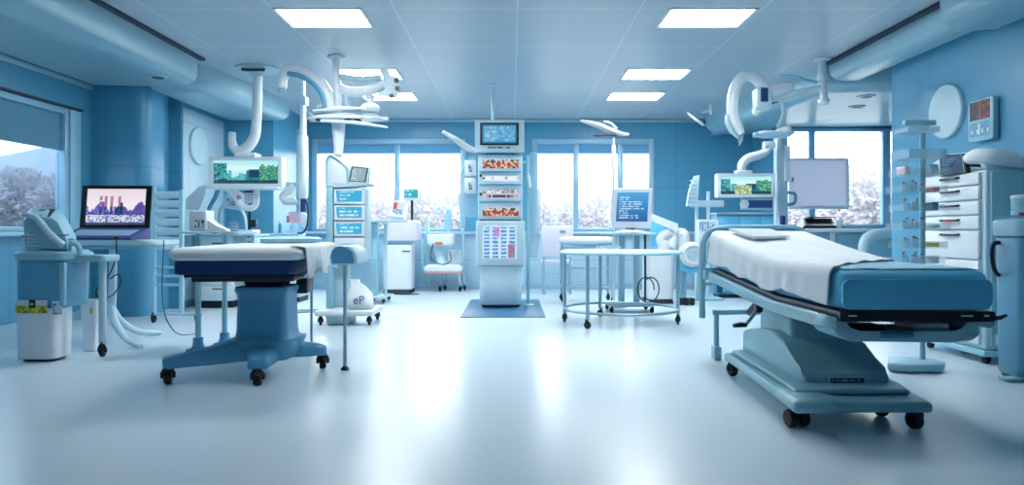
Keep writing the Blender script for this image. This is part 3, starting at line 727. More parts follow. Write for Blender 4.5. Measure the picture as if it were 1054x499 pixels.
t.part('support_leg', MB().cyl((-1.80, 6.28, .003), (-1.80, 6.28, .70), .012, seg=10), M['tube'])

# arm board stand
t = Thing('arm_board_stand', 'thin pole stand with a rounded pale arm rest, right of the left operating table', 'stand', (-1.265, 5.3, 0))
t.part('pole', MB().cyl((-1.265, 5.3, .015), (-1.265, 5.3, .80), .014, seg=12), M['tube'])
t.part('foot', MB().lathe([(.03, .001), (.034, .006), (.026, .02), (.013, .03)], (-1.265, 5.3, 0), 18), M['dark'])
pr = [(-1.345, .80), (-1.355, .86), (-1.34, .915), (-1.31, .945), (-1.27, .952), (-1.20, .935), (-1.16, .90), (-1.145, .83), (-1.15, .80)]
t.part('cushion', MB().prism(pr, 'y', 5.18, 5.60, .02, seg=3), M['pale'], sharp=60)
t.part('end_cap', MB().loft([[(x * .82 - 1.265 * .18, 5.176, z * .82 + .87 * .18) for x, z in pr], [(x * .82 - 1.265 * .18, 5.160, z * .82 + .87 * .18) for x, z in pr]]), M['midblue'])
for k in range(3): t.part('strap', MB().box((-1.262, 5.27 + .11 * k, .953), (.10, .03, .004), .001, (0, .06, 0)), M['ice'])

# ================================================================ video tower under the left boom
t = Thing('video_tower', 'pale wheeled equipment tower with three blue screens in a column', 'equipment tower', (-1.88, 8.1, 0))
t.part('side_post', MB().box2((-2.125, 7.98, .17), (-2.045, 8.10, 1.56), .012), M['ice'])
ub = t.part('cabinet', MB().box2((-2.04, 8.02, .72), (-1.68, 8.36, 1.545), .012), M['pale'])
for k in range(3):
    z1 = 1.53 - .185 * k
    md = t.part('module', MB().loft([[(-2.03, 7.985, z1 - .165), (-1.69, 7.985, z1 - .165), (-1.69, 7.985, z1), (-2.03, 7.985, z1)], [(-2.035, 8.019, z1 - .17), (-1.685, 8.019, z1 - .17), (-1.685, 8.019, z1 + .003), (-2.035, 8.019, z1 + .003)]]), M['white'])
    screen(t, 'screen', [(-2.012, 7.982, z1 - .016), (-1.712, 7.982, z1 - .016), (-1.712, 7.982, z1 - .142), (-1.995, 7.982, z1 - .142)], 34, 12, lambda u, v, s=k: txt(u, v, 30, 3, (58, 176, 220), (204, 240, 248), .7, s + 5, .12), M['screen'], md, th=.002)
dw = t.part('drawer', MB().box2((-2.03, 7.985, .86), (-1.69, 8.019, .975), .008), M['white'])
dw = t.part('drawer', MB().box2((-2.03, 7.985, .73), (-1.69, 8.019, .85), .008), M['white'])
t.part('column', MB().box2((-2.09, 8.12, .17), (-1.93, 8.36, .719), .01), M['pale'])
t.part('back_panel', MB().box2((-1.925, 8.33, .35), (-1.62, 8.36, .719), .006), M['frost'])
t.part('base', MB().prism(rrect(.66, .66, .06, 4, -1.87, 8.06), 'z', .11, .168, .014), M['white'])
t.part('skirt', MB().loft(rr_loft([(.002, .22, .4, .04), (.012, .25, .44, .04), (.109, .27, .46, .04)], -1.96, 8.05)), M['pale'])
for x, y in ((-2.14, 7.82), (-1.60, 7.84), (-2.14, 8.32), (-1.60, 8.32)): caster(t, x, y, .042, .03, .3, None, .02)
t.part('hoop', MB().tube([(-2.19, 8.0, .14), (-2.5, 7.95, .13), (-2.62, 8.05, .13), (-2.5, 8.15, .13), (-2.19, 8.12, .14)], .012, 8, smooth=4), M['tube'])
shl = [(-2.125, 1.57), (-2.125, 1.87), (-2.10, 1.915), (-2.06, 1.92), (-1.99, 1.87), (-1.91, 1.80), (-1.885, 1.76), (-1.88, 1.60), (-1.90, 1.57)]
sh = t.part('top_shell', MB().prism(shl, 'y', 8.03, 8.20, .015), M['white'])
t.part('shell_rim', MB().tube([(x, 8.015, z) for x, z in shl], .014, 8, closed=True), M['ice'], sh)
ta = t.part('monitor_shelf', MB().loft([[(-2.04, y, z) for y, z in ((7.98, 1.548), (8.3, 1.548), (8.3, 1.60), (7.98, 1.60))], [(-1.62, y, z) for y, z in ((8.0, 1.575), (8.25, 1.575), (8.25, 1.60), (8.0, 1.60))]]), M['pale'])
q = [W(361, 170, 8.12), W(381, 172, 8.02), W(378, 189, 7.98), W(357.5, 188, 8.08)]
tb = t.part('tablet', MB().plate(q, .03), M['pale'])
ce = sum(q, Vector()) / 4; nn = (q[3] - q[0]).cross(q[1] - q[0]).normalized() * .004
if nn.y > 0: nn = -nn
screen(t, 'tablet_screen', [ce + (p - ce) * .86 + nn for p in q], 24, 18, lambda u, v: (24, 32, 40) if min(u, v, 1 - u, 1 - v) < .07 else txt(u, v, 20, 8, (150, 176, 190), (206, 222, 228), .6, 3), M['screen'], tb, th=.002)
t.part('tablet_arm', MB().cyl((-1.83, 8.14, 1.60), (-1.80, 8.11, 1.70), .02), M['pale'])
t = Thing('plastic_bag', 'white plastic bag with blue letters on the base of the blue-screen tower', 'bag', (-1.73, 7.98, .169))
mb = MB(); mb.loft([[(x + .012 * math.sin(9 * y + 30 * z), y, z) for x, y in rrect(w, d, r, 5, -1.73 + dx, 7.98)] for z, w, d, r, dx in ((.170, .25, .2, .05, 0), (.19, .30, .25, .08, 0), (.26, .31, .25, .09, 0), (.34, .27, .20, .08, -.01), (.42, .19, .12, .05, -.03), (.47, .11, .06, .02, -.05), (.50, .13, .05, .02, -.06))])
bag = t.part('sack', mb, M['cloth'], sharp=70)
def text_part(t, s, size, loc, rot, m, name, parent=None, depth=.001):
    cu = bpy.data.curves.new('txt', 'FONT'); cu.body = s; cu.size = size; cu.extrude = depth; cu.align_x = 'CENTER'; cu.align_y = 'CENTER'
    ob = bpy.data.objects.new('txt', cu); COL.objects.link(ob); bpy.context.view_layer.update()
    me = bpy.data.meshes.new_from_object(ob.evaluated_get(bpy.context.evaluated_depsgraph_get()))
    bpy.data.objects.remove(ob); bpy.data.curves.remove(cu)
    me.transform(Matrix.Translation(Vector(loc) - t.loc) @ Matrix.Rotation(rot[2], 4, 'Z') @ Matrix.Rotation(rot[0], 4, 'X'))
    me.name = name; me.materials.clear(); me.materials.append(m)
    o = bpy.data.objects.new(name, me); COL.objects.link(o); o.parent = parent or t.e
    return o
M['ink'] = mat('blue_grey_ink', srgb(92, 120, 146), .6)
text_part(t, 'eP', .13, (-1.72, 7.848, .275), (PI / 2, 0, 0), M['ink'], 'lettering', bag, .004)
# ================================================================ left ceiling boom over the video tower
t = Thing('ceiling_boom', 'large white curved ceiling boom with tray and camera head above the blue-screen tower', 'ceiling boom', (-2.06, 8.2, CE))
BYD = 8.2
w = lambda px, py, y=BYD: W(px, py, y)
t.part('ceiling_flange', MB().lathe([(.10, CE - .001), (.10, CE - .015), (.08, CE - .03), (.03, CE - .04)], (-2.06, BYD, 0), 28), M['white'])
t.part('shaft', MB().tube([(-2.06, BYD, CE - .04), (-2.06, BYD, 2.9), (-2.05, BYD, 2.7), (-2.03, BYD, 2.45)], [.05, .06, .055, .05], 14, flat=.8, smooth=3), M['white'])
for a, b, y in (((322, 114), (376, 112), 8.02), ((330, 124), (399, 131), 8.06), ((326, 110), (344, 106), 8.34)): t.part('instrument_bar', MB().tube([w(a[0], a[1], y), w((a[0] + b[0]) / 2, (a[1] + b[1]) / 2 - 1.5, y), w(b[0], b[1], y)], [.016, .024, .012], 8, smooth=3), M['white'])
big = t.part('curved_arm', MB().tube([w(290.5, 91), w(291, 80), w(298, 72), w(312, 75), w(326, 83), w(336, 96), w(339, 108), w(340, 121)], [.055, .062, .07, .075, .078, .08, .075, .065], 16, smooth=5), M['white'])
t.part('arm_tip', MB().cyl(w(290.5, 91.5), w(290.5, 96), .045, .038), M['ice'], big)
sl = MB().tube([w(298, 77) + Vector((0, -.066, 0)), w(312, 80) + Vector((0, -.07, 0)), w(325, 88) + Vector((0, -.07, 0)), w(333, 99) + Vector((0, -.07, 0)), w(336, 112) + Vector((0, -.06, 0))], .03, 8, smooth=4)
t.part('cable_channel', sl, M['blue'], big)
tr = [(XX(a, BYD), BYD + b) for a, b in ((318, -.08), (330, -.16), (350, -.18), (372, -.16), (384, -.10), (400, -.03), (400, .03), (384, .10), (370, .18), (340, .20), (325, .15), (318, .08))]
tray = t.part('tray', MB().prism(tr, 'z', 2.35, 2.39, .012), M['white'])
t.part('tray_top', MB().prism([(x * .8 + XX(345, BYD) * .2, y * .8 + BYD * .2) for x, y in tr], 'z', 2.391, 2.43, .012), M['pale'], tray)
for a, b, c in ((328, 334, -.13), (357, 364, -.14), (366, 373, -.13)): t.part('socket_block', MB().box2((XX(a, BYD), BYD + c, 2.325), (XX(b, BYD), BYD + c + .10, 2.349), .005), M['dark'], tray)
t.part('knob', MB().lathe([(.06, 2.432), (.10, 2.45), (.12, 2.49), (.09, 2.53), (.045, 2.55), (.04, 2.60), (.06, 2.615), (.055, 2.64), (.02, 2.65)], (XX(381, BYD), BYD, 0), 22), M['white'])
t.part('lower_column', MB().tube([(-2.05, BYD + .06, 2.348), (-2.045, BYD + .05, 2.15), (-2.04, BYD + .03, 2.02), (-2.04, BYD, 1.935)], [.085, .07, .055, .055], 14, smooth=3), M['white'])
t.part('upper_bar', MB().tube([w(349, 79), w(372, 82), w(393, 80)], [.04, .04, .035], 12), M['pale'])
t.part('lower_bar', MB().tube([w(345, 84), w(352, 92), w(366, 95), w(384, 92), w(396, 86)], [.035, .05, .06, .06, .055], 12, smooth=4), M['white'])
hp = [(391, 73), (394, 69), (399, 70), (402, 77), (411, 80), (411, 90), (409, 101), (388, 99), (390, 95), (396, 92), (394, 80)]
head = t.part('camera_head', MB().loft([[w(a, b, BYD - .12) for a, b in hp], [w(a, b, BYD + .12) for a, b in hp]]), M['pale'])
for a, b in ((408, 83), (409, 91), (403, 99)): t.part('lens', MB().lathe([(.001, 0), (.028, 0), (.028, .02), (.001, .022)], w(a, b, BYD - .121), 14, (0, -1, 0)), M['black'], head)
t.part('hinge', MB().tube([w(350, 90, BYD + .05), w(356, 96, BYD + .05), w(358, 112, BYD + .03)], [.05, .05, .035], 12, smooth=3), M['frost'])
t.part('rail', MB().tube([w(321, 119), w(316, 116, 8.45)], .02, 8), M['pale'])

# ================================================================ hook arm with scenic display, left
t = Thing('ceiling_display', 'wide white framed scenic display hanging from a hooked white ceiling pipe on the left', 'hanging display', (-3.2, 8.8, CE))
w = lambda px, py, y=8.8: W(px, py, y)
pl_ = t.part('ceiling_plate', MB().lathe([(.26, CE - .001), (.27, CE - .02), (.22, CE - .045), (.10, CE - .06), (.07, CE - .10)], (XX(265, 8.8), 8.8, 0), 30), M['pale'])
t.part('grip', MB().tube([(XX(254, 8.75), 8.6, CE - .06), (XX(262, 8.7), 8.56, CE - .075), (XX(275, 8.7), 8.62, CE - .06)], .018, 8, smooth=3), M['dark'], pl_)
t.part('pipe', MB().tube([w(265.5, 76), w(265, 100), w(264, 125), w(262, 140), w(256, 150), w(248, 155), w(241.5, 153), w(239, 146), w(239, 136)], [.06, .06, .062, .065, .068, .066, .058, .05, .044], 18, smooth=6), M['white'])
t.part('saddle', MB().box2((XX(245, 8.8), 8.68, ZZ(163, 8.8)), (XX(266, 8.8), 8.92, ZZ(158, 8.8)), .012), M['white'])
x0, x1, z0, z1 = XX(218.5, 8.8), XX(292.5, 8.8), ZZ(193, 8.8), ZZ(162, 8.8)
hs = t.part('housing', MB().box2((x0, 8.74, z0), (x1, 8.88, z1), .012), M['white'])
fr = MB(); O = [(x0, z0), (x1, z0), (x1, z1), (x0, z1)]; I = [(x0 + .045, z0 + .045), (x1 - .045, z0 + .045), (x1 - .045, z1 - .045), (x0 + .045, z1 - .045)]
fr.loft([[(a, 8.739, b) for a, b in O], [(a, 8.70, b) for a, b in O], [(a, 8.70, b) for a, b in I], [(a, 8.739, b) for a, b in I]], False, True)
t.part('bezel', fr, M['white'], hs)
t.part('ledge', MB().box2((x0 + .01, 8.60, z0 - .03), (x1 - .01, 8.86, z0 - .001), .01), M['white'], hs)
screen(t, 'screen', [(x0 + .046, 8.735, z1 - .046), (x1 - .046, 8.735, z1 - .046), (x1 - .046, 8.735, z0 + .046), (x0 + .046, 8.735, z0 + .046)], 70, 26, lambda u, v: scenic(u, v, 1), M['screen'], hs, th=.002)
kp = t.part('keypad_unit', MB().tube([w(243, 195.5), w(244, 205), w(250, 212.5), w(259, 214), w(264, 209), w(264.5, 195.5)], [.035, .04, .04, .04, .036, .03], 10, smooth=4), M['white'])
screen(t, 'keypad', [w(251, 196, 8.74), w(261, 196, 8.74), w(261, 209, 8.74), w(252, 209, 8.74)], 8, 10, lambda u, v: (52, 72, 86) if v < .25 else ((110, 140, 156) if (int(u * 8) % 2 and int(v * 10) % 2) else (190, 210, 220)), M['print'], kp, th=.02)
t.part('indicator', MB().lathe([(.001, 0), (.03, 0), (.03, .012), (.001, .014)], w(246, 203, 8.755), 16, (0, -1, 0)), mat('rose_indicator', srgb(226, 150, 166), .4), kp)

# gas column
t = Thing('gas_column', 'slim white ceiling column with hose and pink pouch, right of the left display', 'service column', (-2.69, 9.0, CE))
w = lambda px, py, y=9.0: W(px, py, y)
xc = XX(312, 9.0)
t.part('ceiling_stem', MB().cyl((xc, 9.0, CE - .001), (xc, 9.0, 2.78), .03), M['white'])
t.part('top_box', MB().box2((xc - .055, 8.93, 2.67), (xc + .055, 9.07, 2.779), .01), M['pale'])
t.part('upper_tube', MB().cyl((xc, 9.0, 2.669), (xc, 9.0, 2.28), .04), M['white'])
t.part('lower_tube', MB().lathe([(.05, 2.28), (.062, 2.26), (.066, 1.8), (.062, 1.5), (.05, 1.47)], (xc, 9.0, 0), 20), M['white'])
t.part('grip', MB().cyl((xc, 9.0, 1.469), (xc, 9.0, 1.30), .034), M['navy'])
t.part('bulb', MB().lathe([(.02, 1.299), (.05, 1.27), (.055, 1.22), (.04, 1.12), (.02, 1.09)], (xc, 9.0, 0), 18), M['white'])
t.part('hose', MB().tube([(xc + .03, 8.97, 1.46), (xc + .075, 8.96, 1.35), (xc + .06, 8.96, 1.12), (xc, 8.97, 1.03), (xc - .06, 8.97, 1.03)], .011, 8, smooth=5), M['dark'])
t.part('guide_rail', MB().box2((XX(304.5, 9.0), 9.02, 1.18), (XX(307.5, 9.0), 9.06, 2.36), .004), M['ice'])
t.part('cross_arm', MB().box2((XX(294, 9.0), 8.97, 1.62), (xc, 9.03, 1.68), .008), M['pale'])
man = t.part('manifold', MB().tube([w(303, 190), w(297, 196), w(291, 203), w(297, 207), w(304, 206)], [.04, .055, .05, .055, .05], 10, smooth=3), M['white'])
for k in range(3): t.part('outlet', MB().lathe([(.03, 0), (.035, .02), (.035, .05), (.015, .055)], w(294 + 5 * k, 206, 8.99), 14, (0, -.4, -1)), M['pale'], man)
t.part('pouch', MB().loft([[w(a, b, 8.96) for a, b in ((297, 218), (308, 217), (308, 230), (298, 229))], [w(a, b, 9.02) for a, b in ((297, 218), (308, 217), (308, 230), (298, 229))]]), mat('pale_pink_pouch', srgb(222, 196, 214), .6))
t.part('tag', MB().box2(w(295, 229, 8.955), w(298, 222, 8.975), .002), mat('red_tag', srgb(206, 96, 120), .5))
t.part('flask', MB().lathe([(.03, 1.0), (.04, 1.01), (.04, 1.12), (.015, 1.15)], (XX(302, 9.0), 9.0, 0), 16), M['frost'])

# ================================================================ bedside table back left
t = Thing('overbed_table', 'high narrow pale table on one broad leg behind the blue-screen tower', 'table', (-2.0, 10.4, 0))
t.part('table_top', MB().prism(rrect(.80, .46, .05, 4, -1.97, 10.4), 'z', 1.185, 1.222, .008), M['pale'])
t.part('leg', MB().box2((-2.09, 10.32, .10), (-1.985, 10.44, 1.184), .012), M['ice'])
t.part('thin_leg', MB().cyl((-1.88, 10.42, .10), (-1.88, 10.42, 1.184), .022), M['pale'])
t.part('foot_bar', MB().box2((-2.12, 10.14, .07), (-1.84, 10.66, .099), .01), M['pale'])
for x, y in ((-2.09, 10.18), (-1.87, 10.18), (-2.09, 10.62), (-1.87, 10.62)): caster(t, x, y, .03, .026, .2, None, .008)

# ================================================================ kiosk back left
t = Thing('exam_kiosk', 'white drum bodied kiosk with slanted console before the left-hand back window', 'kiosk', (-1.9, 12.1, 0))
w = lambda px, py, y=12.0: W(px, py, y)
t.part('cabinet', MB().loft(rr_loft([(.06, .46, .44, .08), (.07, .50, .46, .09), (.80, .50, .46, .09), (.815, .47, .43, .09)], -1.95, 12.1)), M['white'])
t.part('foot', MB().loft(rr_loft([(.003, .5, .5, .09), (.058, .48, .46, .09)], -1.95, 12.1)), M['dark'])
t.part('door_slot', MB().box2((-1.86, 11.86, .70), (-1.73, 11.868, .72)), M['dark'])
t.part('collar', MB().loft(rr_loft([(.816, .40, .36, .08), (.875, .40, .36, .08)], -1.93, 12.1)), M['ice'])
t.part('drum', MB().loft(rr_loft([(.876, .48, .42, .10), (.90, .60, .50, .14), (1.0, .62, .52, .15), (1.2, .60, .50, .14), (1.235, .50, .40, .12)], -1.89, 12.1)), M['lilac'])
co_ = [w(404, 206, 12.2), w(419, 207, 12.2), w(416, 224, 11.95), w(401, 222, 11.95)]
cs = t.part('console', MB().plate(co_, .16), M['white'])
ce = sum(co_, Vector()) / 4; nn = (co_[3] - co_[0]).cross(co_[1] - co_[0]).normalized() * .004
screen(t, 'console_screen', [ce + (p - ce) * .74 + nn * (1 if nn.y < 0 else -1) for p in co_], 14, 14, lambda u, v: (214, 84, 76) if (u < .35 and v < .55) else ((120, 176, 216) if hsh(int(u * 7), int(v * 7)) < .6 and v > .5 else (214, 226, 236)), M['screen'], cs, th=.002)
t.part('post', MB().cyl((XX(424, 12.1), 12.1, 1.236), (XX(424, 12.1), 12.1, 1.60), .022), M['dark'])
ds = t.part('display', MB().box2(w(415, 206), w(431, 194, 12.06), .008), M['pale'])
screen(t, 'display_screen', [w(416, 195, 11.995), w(430, 195, 11.995), w(430, 203.5, 11.995), w(416, 203.5, 11.995)], 18, 9, lambda u, v: txt(u, v, 12, 2, (46, 170, 186), (190, 240, 240), .7, 2, .12), M['screen'], ds, th=.002)
t.part('bracket', MB().tube([(-1.60, 12.1, .95), (-1.55, 12.1, .9), (-1.55, 12.1, .4)], .016, 8), M['ice'])
tag(MB().tube([(-2.0, 11.78, .008), (-1.85, 11.7, .008), (-1.6, 11.68, .008), (-1.55, 11.62, .008), (-1.75, 11.55, .008), (-1.95, 11.6, .008)], .007, 6, smooth=5).build('floor_cable', M['dark']), 'loose dark cable on the floor at the foot of the white kiosk', 'cable')

# ================================================================ wheeled exam cart by the window
t = Thing('treatment_chair', 'small white wheeled treatment chair with pink seat edge, left of the tall central tower', 'chair', (-1.2, 12.25, 0))
w = lambda px, py, y=12.2: W(px, py, y)
t.part('rear_frame', MB().box2((-1.53, 12.4, .12), (-1.47, 12.46, 1.24), .01), M['ice'])
t.part('front_post', MB().box2((-.89, 12.3, .16), (-.84, 12.36, 1.1), .01), M['tube'])
hb_ = t.part('drawer_box', MB().loft(rr_loft([(.80, .36, .3, .04), (.83, .44, .36, .05), (.98, .46, .38, .05), (1.0, .42, .34, .05)], -1.24, 12.25)), M['white'])
screen(t, 'orange_label', [(-1.32, 12.058, .87), (-1.20, 12.058, .87), (-1.20, 12.058, .82), (-1.32, 12.058, .82)], 6, 3, lambda u, v: (222, 130, 62) if v < .7 else (190, 90, 50), M['print'], hb_, th=.002)
t.part('stem', MB().tube([(-1.30, 12.3, .80), (-1.26, 12.28, .6), (-1.22, 12.25, .46)], [.12, .10, .12], 12, flat=.8), M['pale'])
st = t.part('seat', MB().loft(rr_loft([(.36, .60, .40, .06), (.37, .66, .44, .08), (.43, .66, .44, .08), (.47, .52, .36, .08)], -1.2, 12.22)), M['white'])
t.part('seat_edge', MB().loft(rr_loft([(.325, .60, .40, .05), (.335, .64, .43, .06), (.359, .64, .43, .06)], -1.2, 12.22)), M['pink'], st)
t.part('rear_panel', MB().box2((-1.14, 12.42, .48), (-.90, 12.45, .72), .01), M['white'])
t.part('monitor', MB().loft([[w(a, b) for a, b in ((456, 236), (464, 236), (465, 214), (460, 212))], [w(a, b, 12.3) for a, b in ((456, 236), (464, 236), (465, 214), (460, 212))]]), M['ice'])
t.part('monitor_cap', MB().box2(w(456, 216, 12.19), w(467, 211, 12.31), .01), M['white'])
t.part('hook', MB().tube([w(456, 213), w(451, 214), w(450, 218), w(453, 219)], .012, 8, smooth=3), M['tube'])
t.part('monitor_post', MB().cyl(w(461, 236.2, 12.25), (XX(461, 12.25), 12.25, .99), .025), M['pale'])
t.part('cable', MB().tube([(-1.35, 12.05, .85), (-1.40, 12.02, .6), (-1.2, 12.0, .48), (-1.05, 12.01, .55), (-1.08, 12.05, .7)], .008, 6, smooth=5), M['dark'])
for x in (-1.25, -.90):
    l_ = t.part('leg', MB().tube([(x - .03, 12.22, .325), (x - .02, 12.2, .2), (x, 12.15, .12)], .018, 8), M['metal'])
    caster(t, x, 12.15, .04, .028, .2, l_, .01)
    l_ = t.part('leg', MB().tube([(x + .03, 12.3, .325), (x + .05, 12.35, .2), (x + .06, 12.4, .12)], .018, 8), M['metal'])
    caster(t, x + .06, 12.4, .04, .028, .2, l_, .01)

# ================================================================ central tower
tag(MB().box2((-.63, 8.5, .0005), (.41, 10.75, .008), .002).build('floor_mat', mat('blue_floor_mat', srgb(44, 100, 136), .4), (-.1, 9.6, 0)), 'blue rectangular floor mat under the tall central tower', 'mat')
t = Thing('central_tower', 'tall white medical tower with monitor and lit rows in the middle of the room', 'equipment tower', (-.15, 9.75, .009))
TY = 9.5
bsr = lambda z, w_, d: [(x, y + .0, z) for x, y in rrect(w_, d, .12, 6, -.155, 9.76)]
t.part('base', MB().loft([bsr(.045, .56, .46), bsr(.06, .58, .5), bsr(.30, .57, .48), bsr(.50, .58, .46), bsr(.575, .60, .44)]), M['pale'], sharp=60)
t.part('plinth', MB().loft([bsr(.010, .52, .44), bsr(.044, .55, .46)]), M['dark'])
pn = t.part('icon_panel_body', MB().box2((-.49, TY, .577), (.175, 9.98, 1.20), .025, seg=3), M['pale'])
def icons(u, v):
    bg = (206, 230, 250)
    if not (.04 < u < .96 and .04 < v < .97): return bg
    ci, ri = int(u * 4), int(v * 9); fu, fv = u * 4 - ci, v * 9 - ri
    if ci == 1 and ri < 3 and fu > .3: return (226, 150, 196) if hsh(int(u * 24), int(v * 40)) < .5 else (150, 140, 220)
    if ci == 3 and ri > 4: return (176, 96, 106) if hsh(int(u * 30), int(v * 50)) < .5 else (120, 150, 190)
    if .18 < fu < .8 and .2 < fv < .8: return ((70, 150, 220), (96, 170, 226), (40, 110, 190), (130, 190, 236))[int(4 * hsh(int(u * 20), int(v * 40), 5))]
    return bg
screen(t, 'icon_screen', [(-.40, TY - .003, 1.125), (.06, TY - .003, 1.125), (.06, TY - .003, .68), (-.40, TY - .003, .68)], 48, 48, icons, M['screen'], pn, th=.002)
cab = t.part('shelf_cabinet', MB().box2((-.465, 9.54, 1.202), (.145, 9.96, 2.10), .02, seg=3), M['pale'])
def packs(u, v, s):
    k = int(u * 22); top = .12 + .35 * hsh(k, s)
    if v < top or v > .95: return (60, 60, 70) if hsh(k, s, 2) < .25 and v > .1 else (190, 214, 226)
    pal = ((206, 92, 66), (226, 150, 96), (56, 50, 56), (214, 190, 170), (190, 60, 60), (120, 70, 60), (236, 206, 170))
    return pal[int(7 * hsh(k, int(v * 5), s))]
def strip(u, v, s):
    if s == 1:
        return (60, 74, 92) if .1 < v < .7 and hsh(int(u * 16), 1) < .4 and hsh(int(u * 48), int(v * 5)) < .6 else (232, 240, 246)
    if v < .45: return (112, 120, 136) if hsh(int(u * 40), int(v * 8)) < .45 else (216, 206, 222) if u > .5 else (222, 232, 240)
    return (64, 66, 88) if .1 < u < .95 and .6 < v < .9 and hsh(int(u * 34), 3) < .75 else (206, 196, 214)
for py0, py1, fn, nx, ny in ((163, 173, lambda u, v: packs(u, v, 3), 44, 10), (181, 186, lambda u, v: strip(u, v, 1), 48, 6), (195, 204, lambda u, v: strip(u, v, 2), 48, 10), (213, 222, lambda u, v: packs(u, v, 8), 44, 10)):
    screen(t, 'lit_row', [(-.40, 9.534, ZZ(py0, TY)), (.09, 9.534, ZZ(py0, TY)), (.09, 9.534, ZZ(py1, TY)), (-.40, 9.534, ZZ(py1, TY))], nx, ny, fn, M['screen'], cab, th=.004)
for py in (176, 189.5, 207, 226.5): t.part('shelf_lip', MB().box2((-.445, 9.505, ZZ(py, TY) - .008), (.125, 9.539, ZZ(py, TY) + .004), .002), M['midblue'] if py < 225 else M['dark'], cab)
for py in (179.5, 198.5): t.part('square_button', MB().box((-.425, 9.53, ZZ(py + 1, TY)), (.035, .018, .035), .003), M['dark'], cab)
mh = t.part('monitor_housing', MB().loft([[(x, y, z) for x, z in ((-.50, 2.115), (.165, 2.115), (.165, 2.55), (-.50, 2.55))] for y in (9.42,)] + [[(x, 9.9, z) for x, z in ((-.47, 2.13), (.14, 2.13), (.14, 2.53), (-.47, 2.53))]]), M['pale'])
t.part('bezel', MB().box2((-.43, 9.405, 2.21), (.09, 9.419, 2.51), .004), M['black'], mh)
screen(t, 'monitor_screen', [(-.40, 9.402, 2.485), (.06, 9.402, 2.485), (.06, 9.402, 2.235), (-.40, 9.402, 2.235)], 40, 22, lambda u, v: mixc((70, 146, 196), (150, 208, 226), hsh(int(u * 14), int(v * 9), 1) * .9) if .05 < u < .95 and .08 < v < .92 else (52, 122, 172), M['screen'], mh, th=.002)
screen(t, 'maker_strip', [(-.32, 9.417, 2.19), (-.03, 9.417, 2.19), (-.03, 9.417, 2.165), (-.32, 9.417, 2.165)], 24, 3, lambda u, v: (40, 60, 78) if hsh(int(u * 24), 7) < .6 else (176, 206, 222), M['print'], mh, th=.002)
t.part('neck', MB().box2((-.36, 9.6, 2.101), (.04, 9.86, 2.129), .004), M['midblue'])
wv = [(-.50, 1.26), (-.50, 2.1), (-.60, 2.1), (-.68, 1.95), (-.75, 1.75), (-.76, 1.45), (-.72, 1.32), (-.64, 1.24)]
t.part('side_wing', MB().prism(wv, 'y', 9.80, 9.83, .008), M['frost'])
for k in range(2):
    z = 1.82 - .245 * k
    bx_ = t.part('dispenser', MB().box2((-.655, 9.66, z), (-.50, 9.79, z + .215), .012), M['white'])
    screen(t, 'dispenser_icon', [(-.60, 9.657, z + .15), (-.545, 9.657, z + .15), (-.545, 9.657, z + .05), (-.60, 9.657, z + .05)], 6, 8, lambda u, v, k=k: (36, 76, 100) if (abs(v - .65) < .3 and .15 < u < .85 and not (.4 < u < .6 and .5 < v < .8)) or (u < .35 and v < .6) else (206, 224, 234), M['print'], bx_, th=.002)
t.part('wing_arm', MB().tube([W(494, 157, 9.7), W(481, 152, 9.68), W(470, 144, 9.62), W(460, 138, 9.58), W(456, 135.5, 9.56)], [.05, .075, .06, .04, .03], 12, flat=.7, smooth=4), M['white'])
t.part('side_post', MB().box2((.20, 9.80, .03), (.25, 9.86, 2.12), .01), M['ice'])
t.part('post_foot', MB().lathe([(.08, .0095), (.08, .02), (.035, .035)], (.225, 9.83, 0), 20), M['ice'])
for z in (.9, 2.0): t.part('post_bracket', MB().box2((.146, 9.815, z), (.199, 9.845, z + .04), .004), M['ice'])
t.part('side_panel', MB().prism([(.252, .68), (.252, 2.16), (.40, 2.16), (.40, 1.2), (.36, .68)], 'y', 9.82, 9.835, .004), M['frost'])
t.part('clip', MB().tube([(.22, 9.78, 1.84), (.23, 9.76, 1.80), (.25, 9.76, 1.66)], [.022, .03, .018], 10), M['white'])
t.part('ceiling_rod', MB().cyl((-.27, 9.76, 2.531), (-.27, 9.76, CE - .001), .022), M['pale'])
t.part('rod_flange', MB().lathe([(.07, CE - .001), (.07, CE - .015), (.03, CE - .03)], (-.27, 9.76, 0), 18), M['pale'])

# ================================================================ round table
RC = (1.24, 8.0)
t = Thing('round_table', 'large round pale table on four tall legs with a floor ring and black casters', 'table', (RC[0], RC[1], 0))
t.part('table_top', MB().lathe([(.001, .795), (.64, .795), (.675, .80), (.69, .815), (.68, .828), (.64, .832), (.001, .832)], (RC[0], RC[1], 0), 64), M['pale'])
t.part('rim', MB().tube([(RC[0] + .684 * math.cos(a), RC[1] + .684 * math.sin(a), .805) for a in [2 * PI * k / 64 for k in range(64)]], .012, 8, closed=True), M['ice'])
for a in (228, 350, 104, 170):
    x, y = RC[0] + .64 * math.cos(math.radians(a)), RC[1] + .64 * math.sin(math.radians(a))
    lg = t.part('leg', MB().cyl((x, y, .10), (x, y, .794), .021, seg=12), M['tube'])
    caster(t, x, y, .042, .028, math.radians(a), lg, .02)
t.part('floor_ring', MB().tube([(RC[0] + .64 * math.cos(a), RC[1] + .64 * math.sin(a), .17) for a in [2 * PI * k / 64 for k in range(64)]], .020, 10, closed=True, flat=.8), M['tube'])
t = Thing('glass_bowl', 'shallow clear glass dish on the round pale table', 'dish', (1.15, 8.05, .833))
t.part('dish', MB().lathe([(.06, .833), (.12, .845), (.16, .88), (.152, .88), (.11, .85), (.001, .84)], (1.12, 8.12, 0), 32), M['clear'])

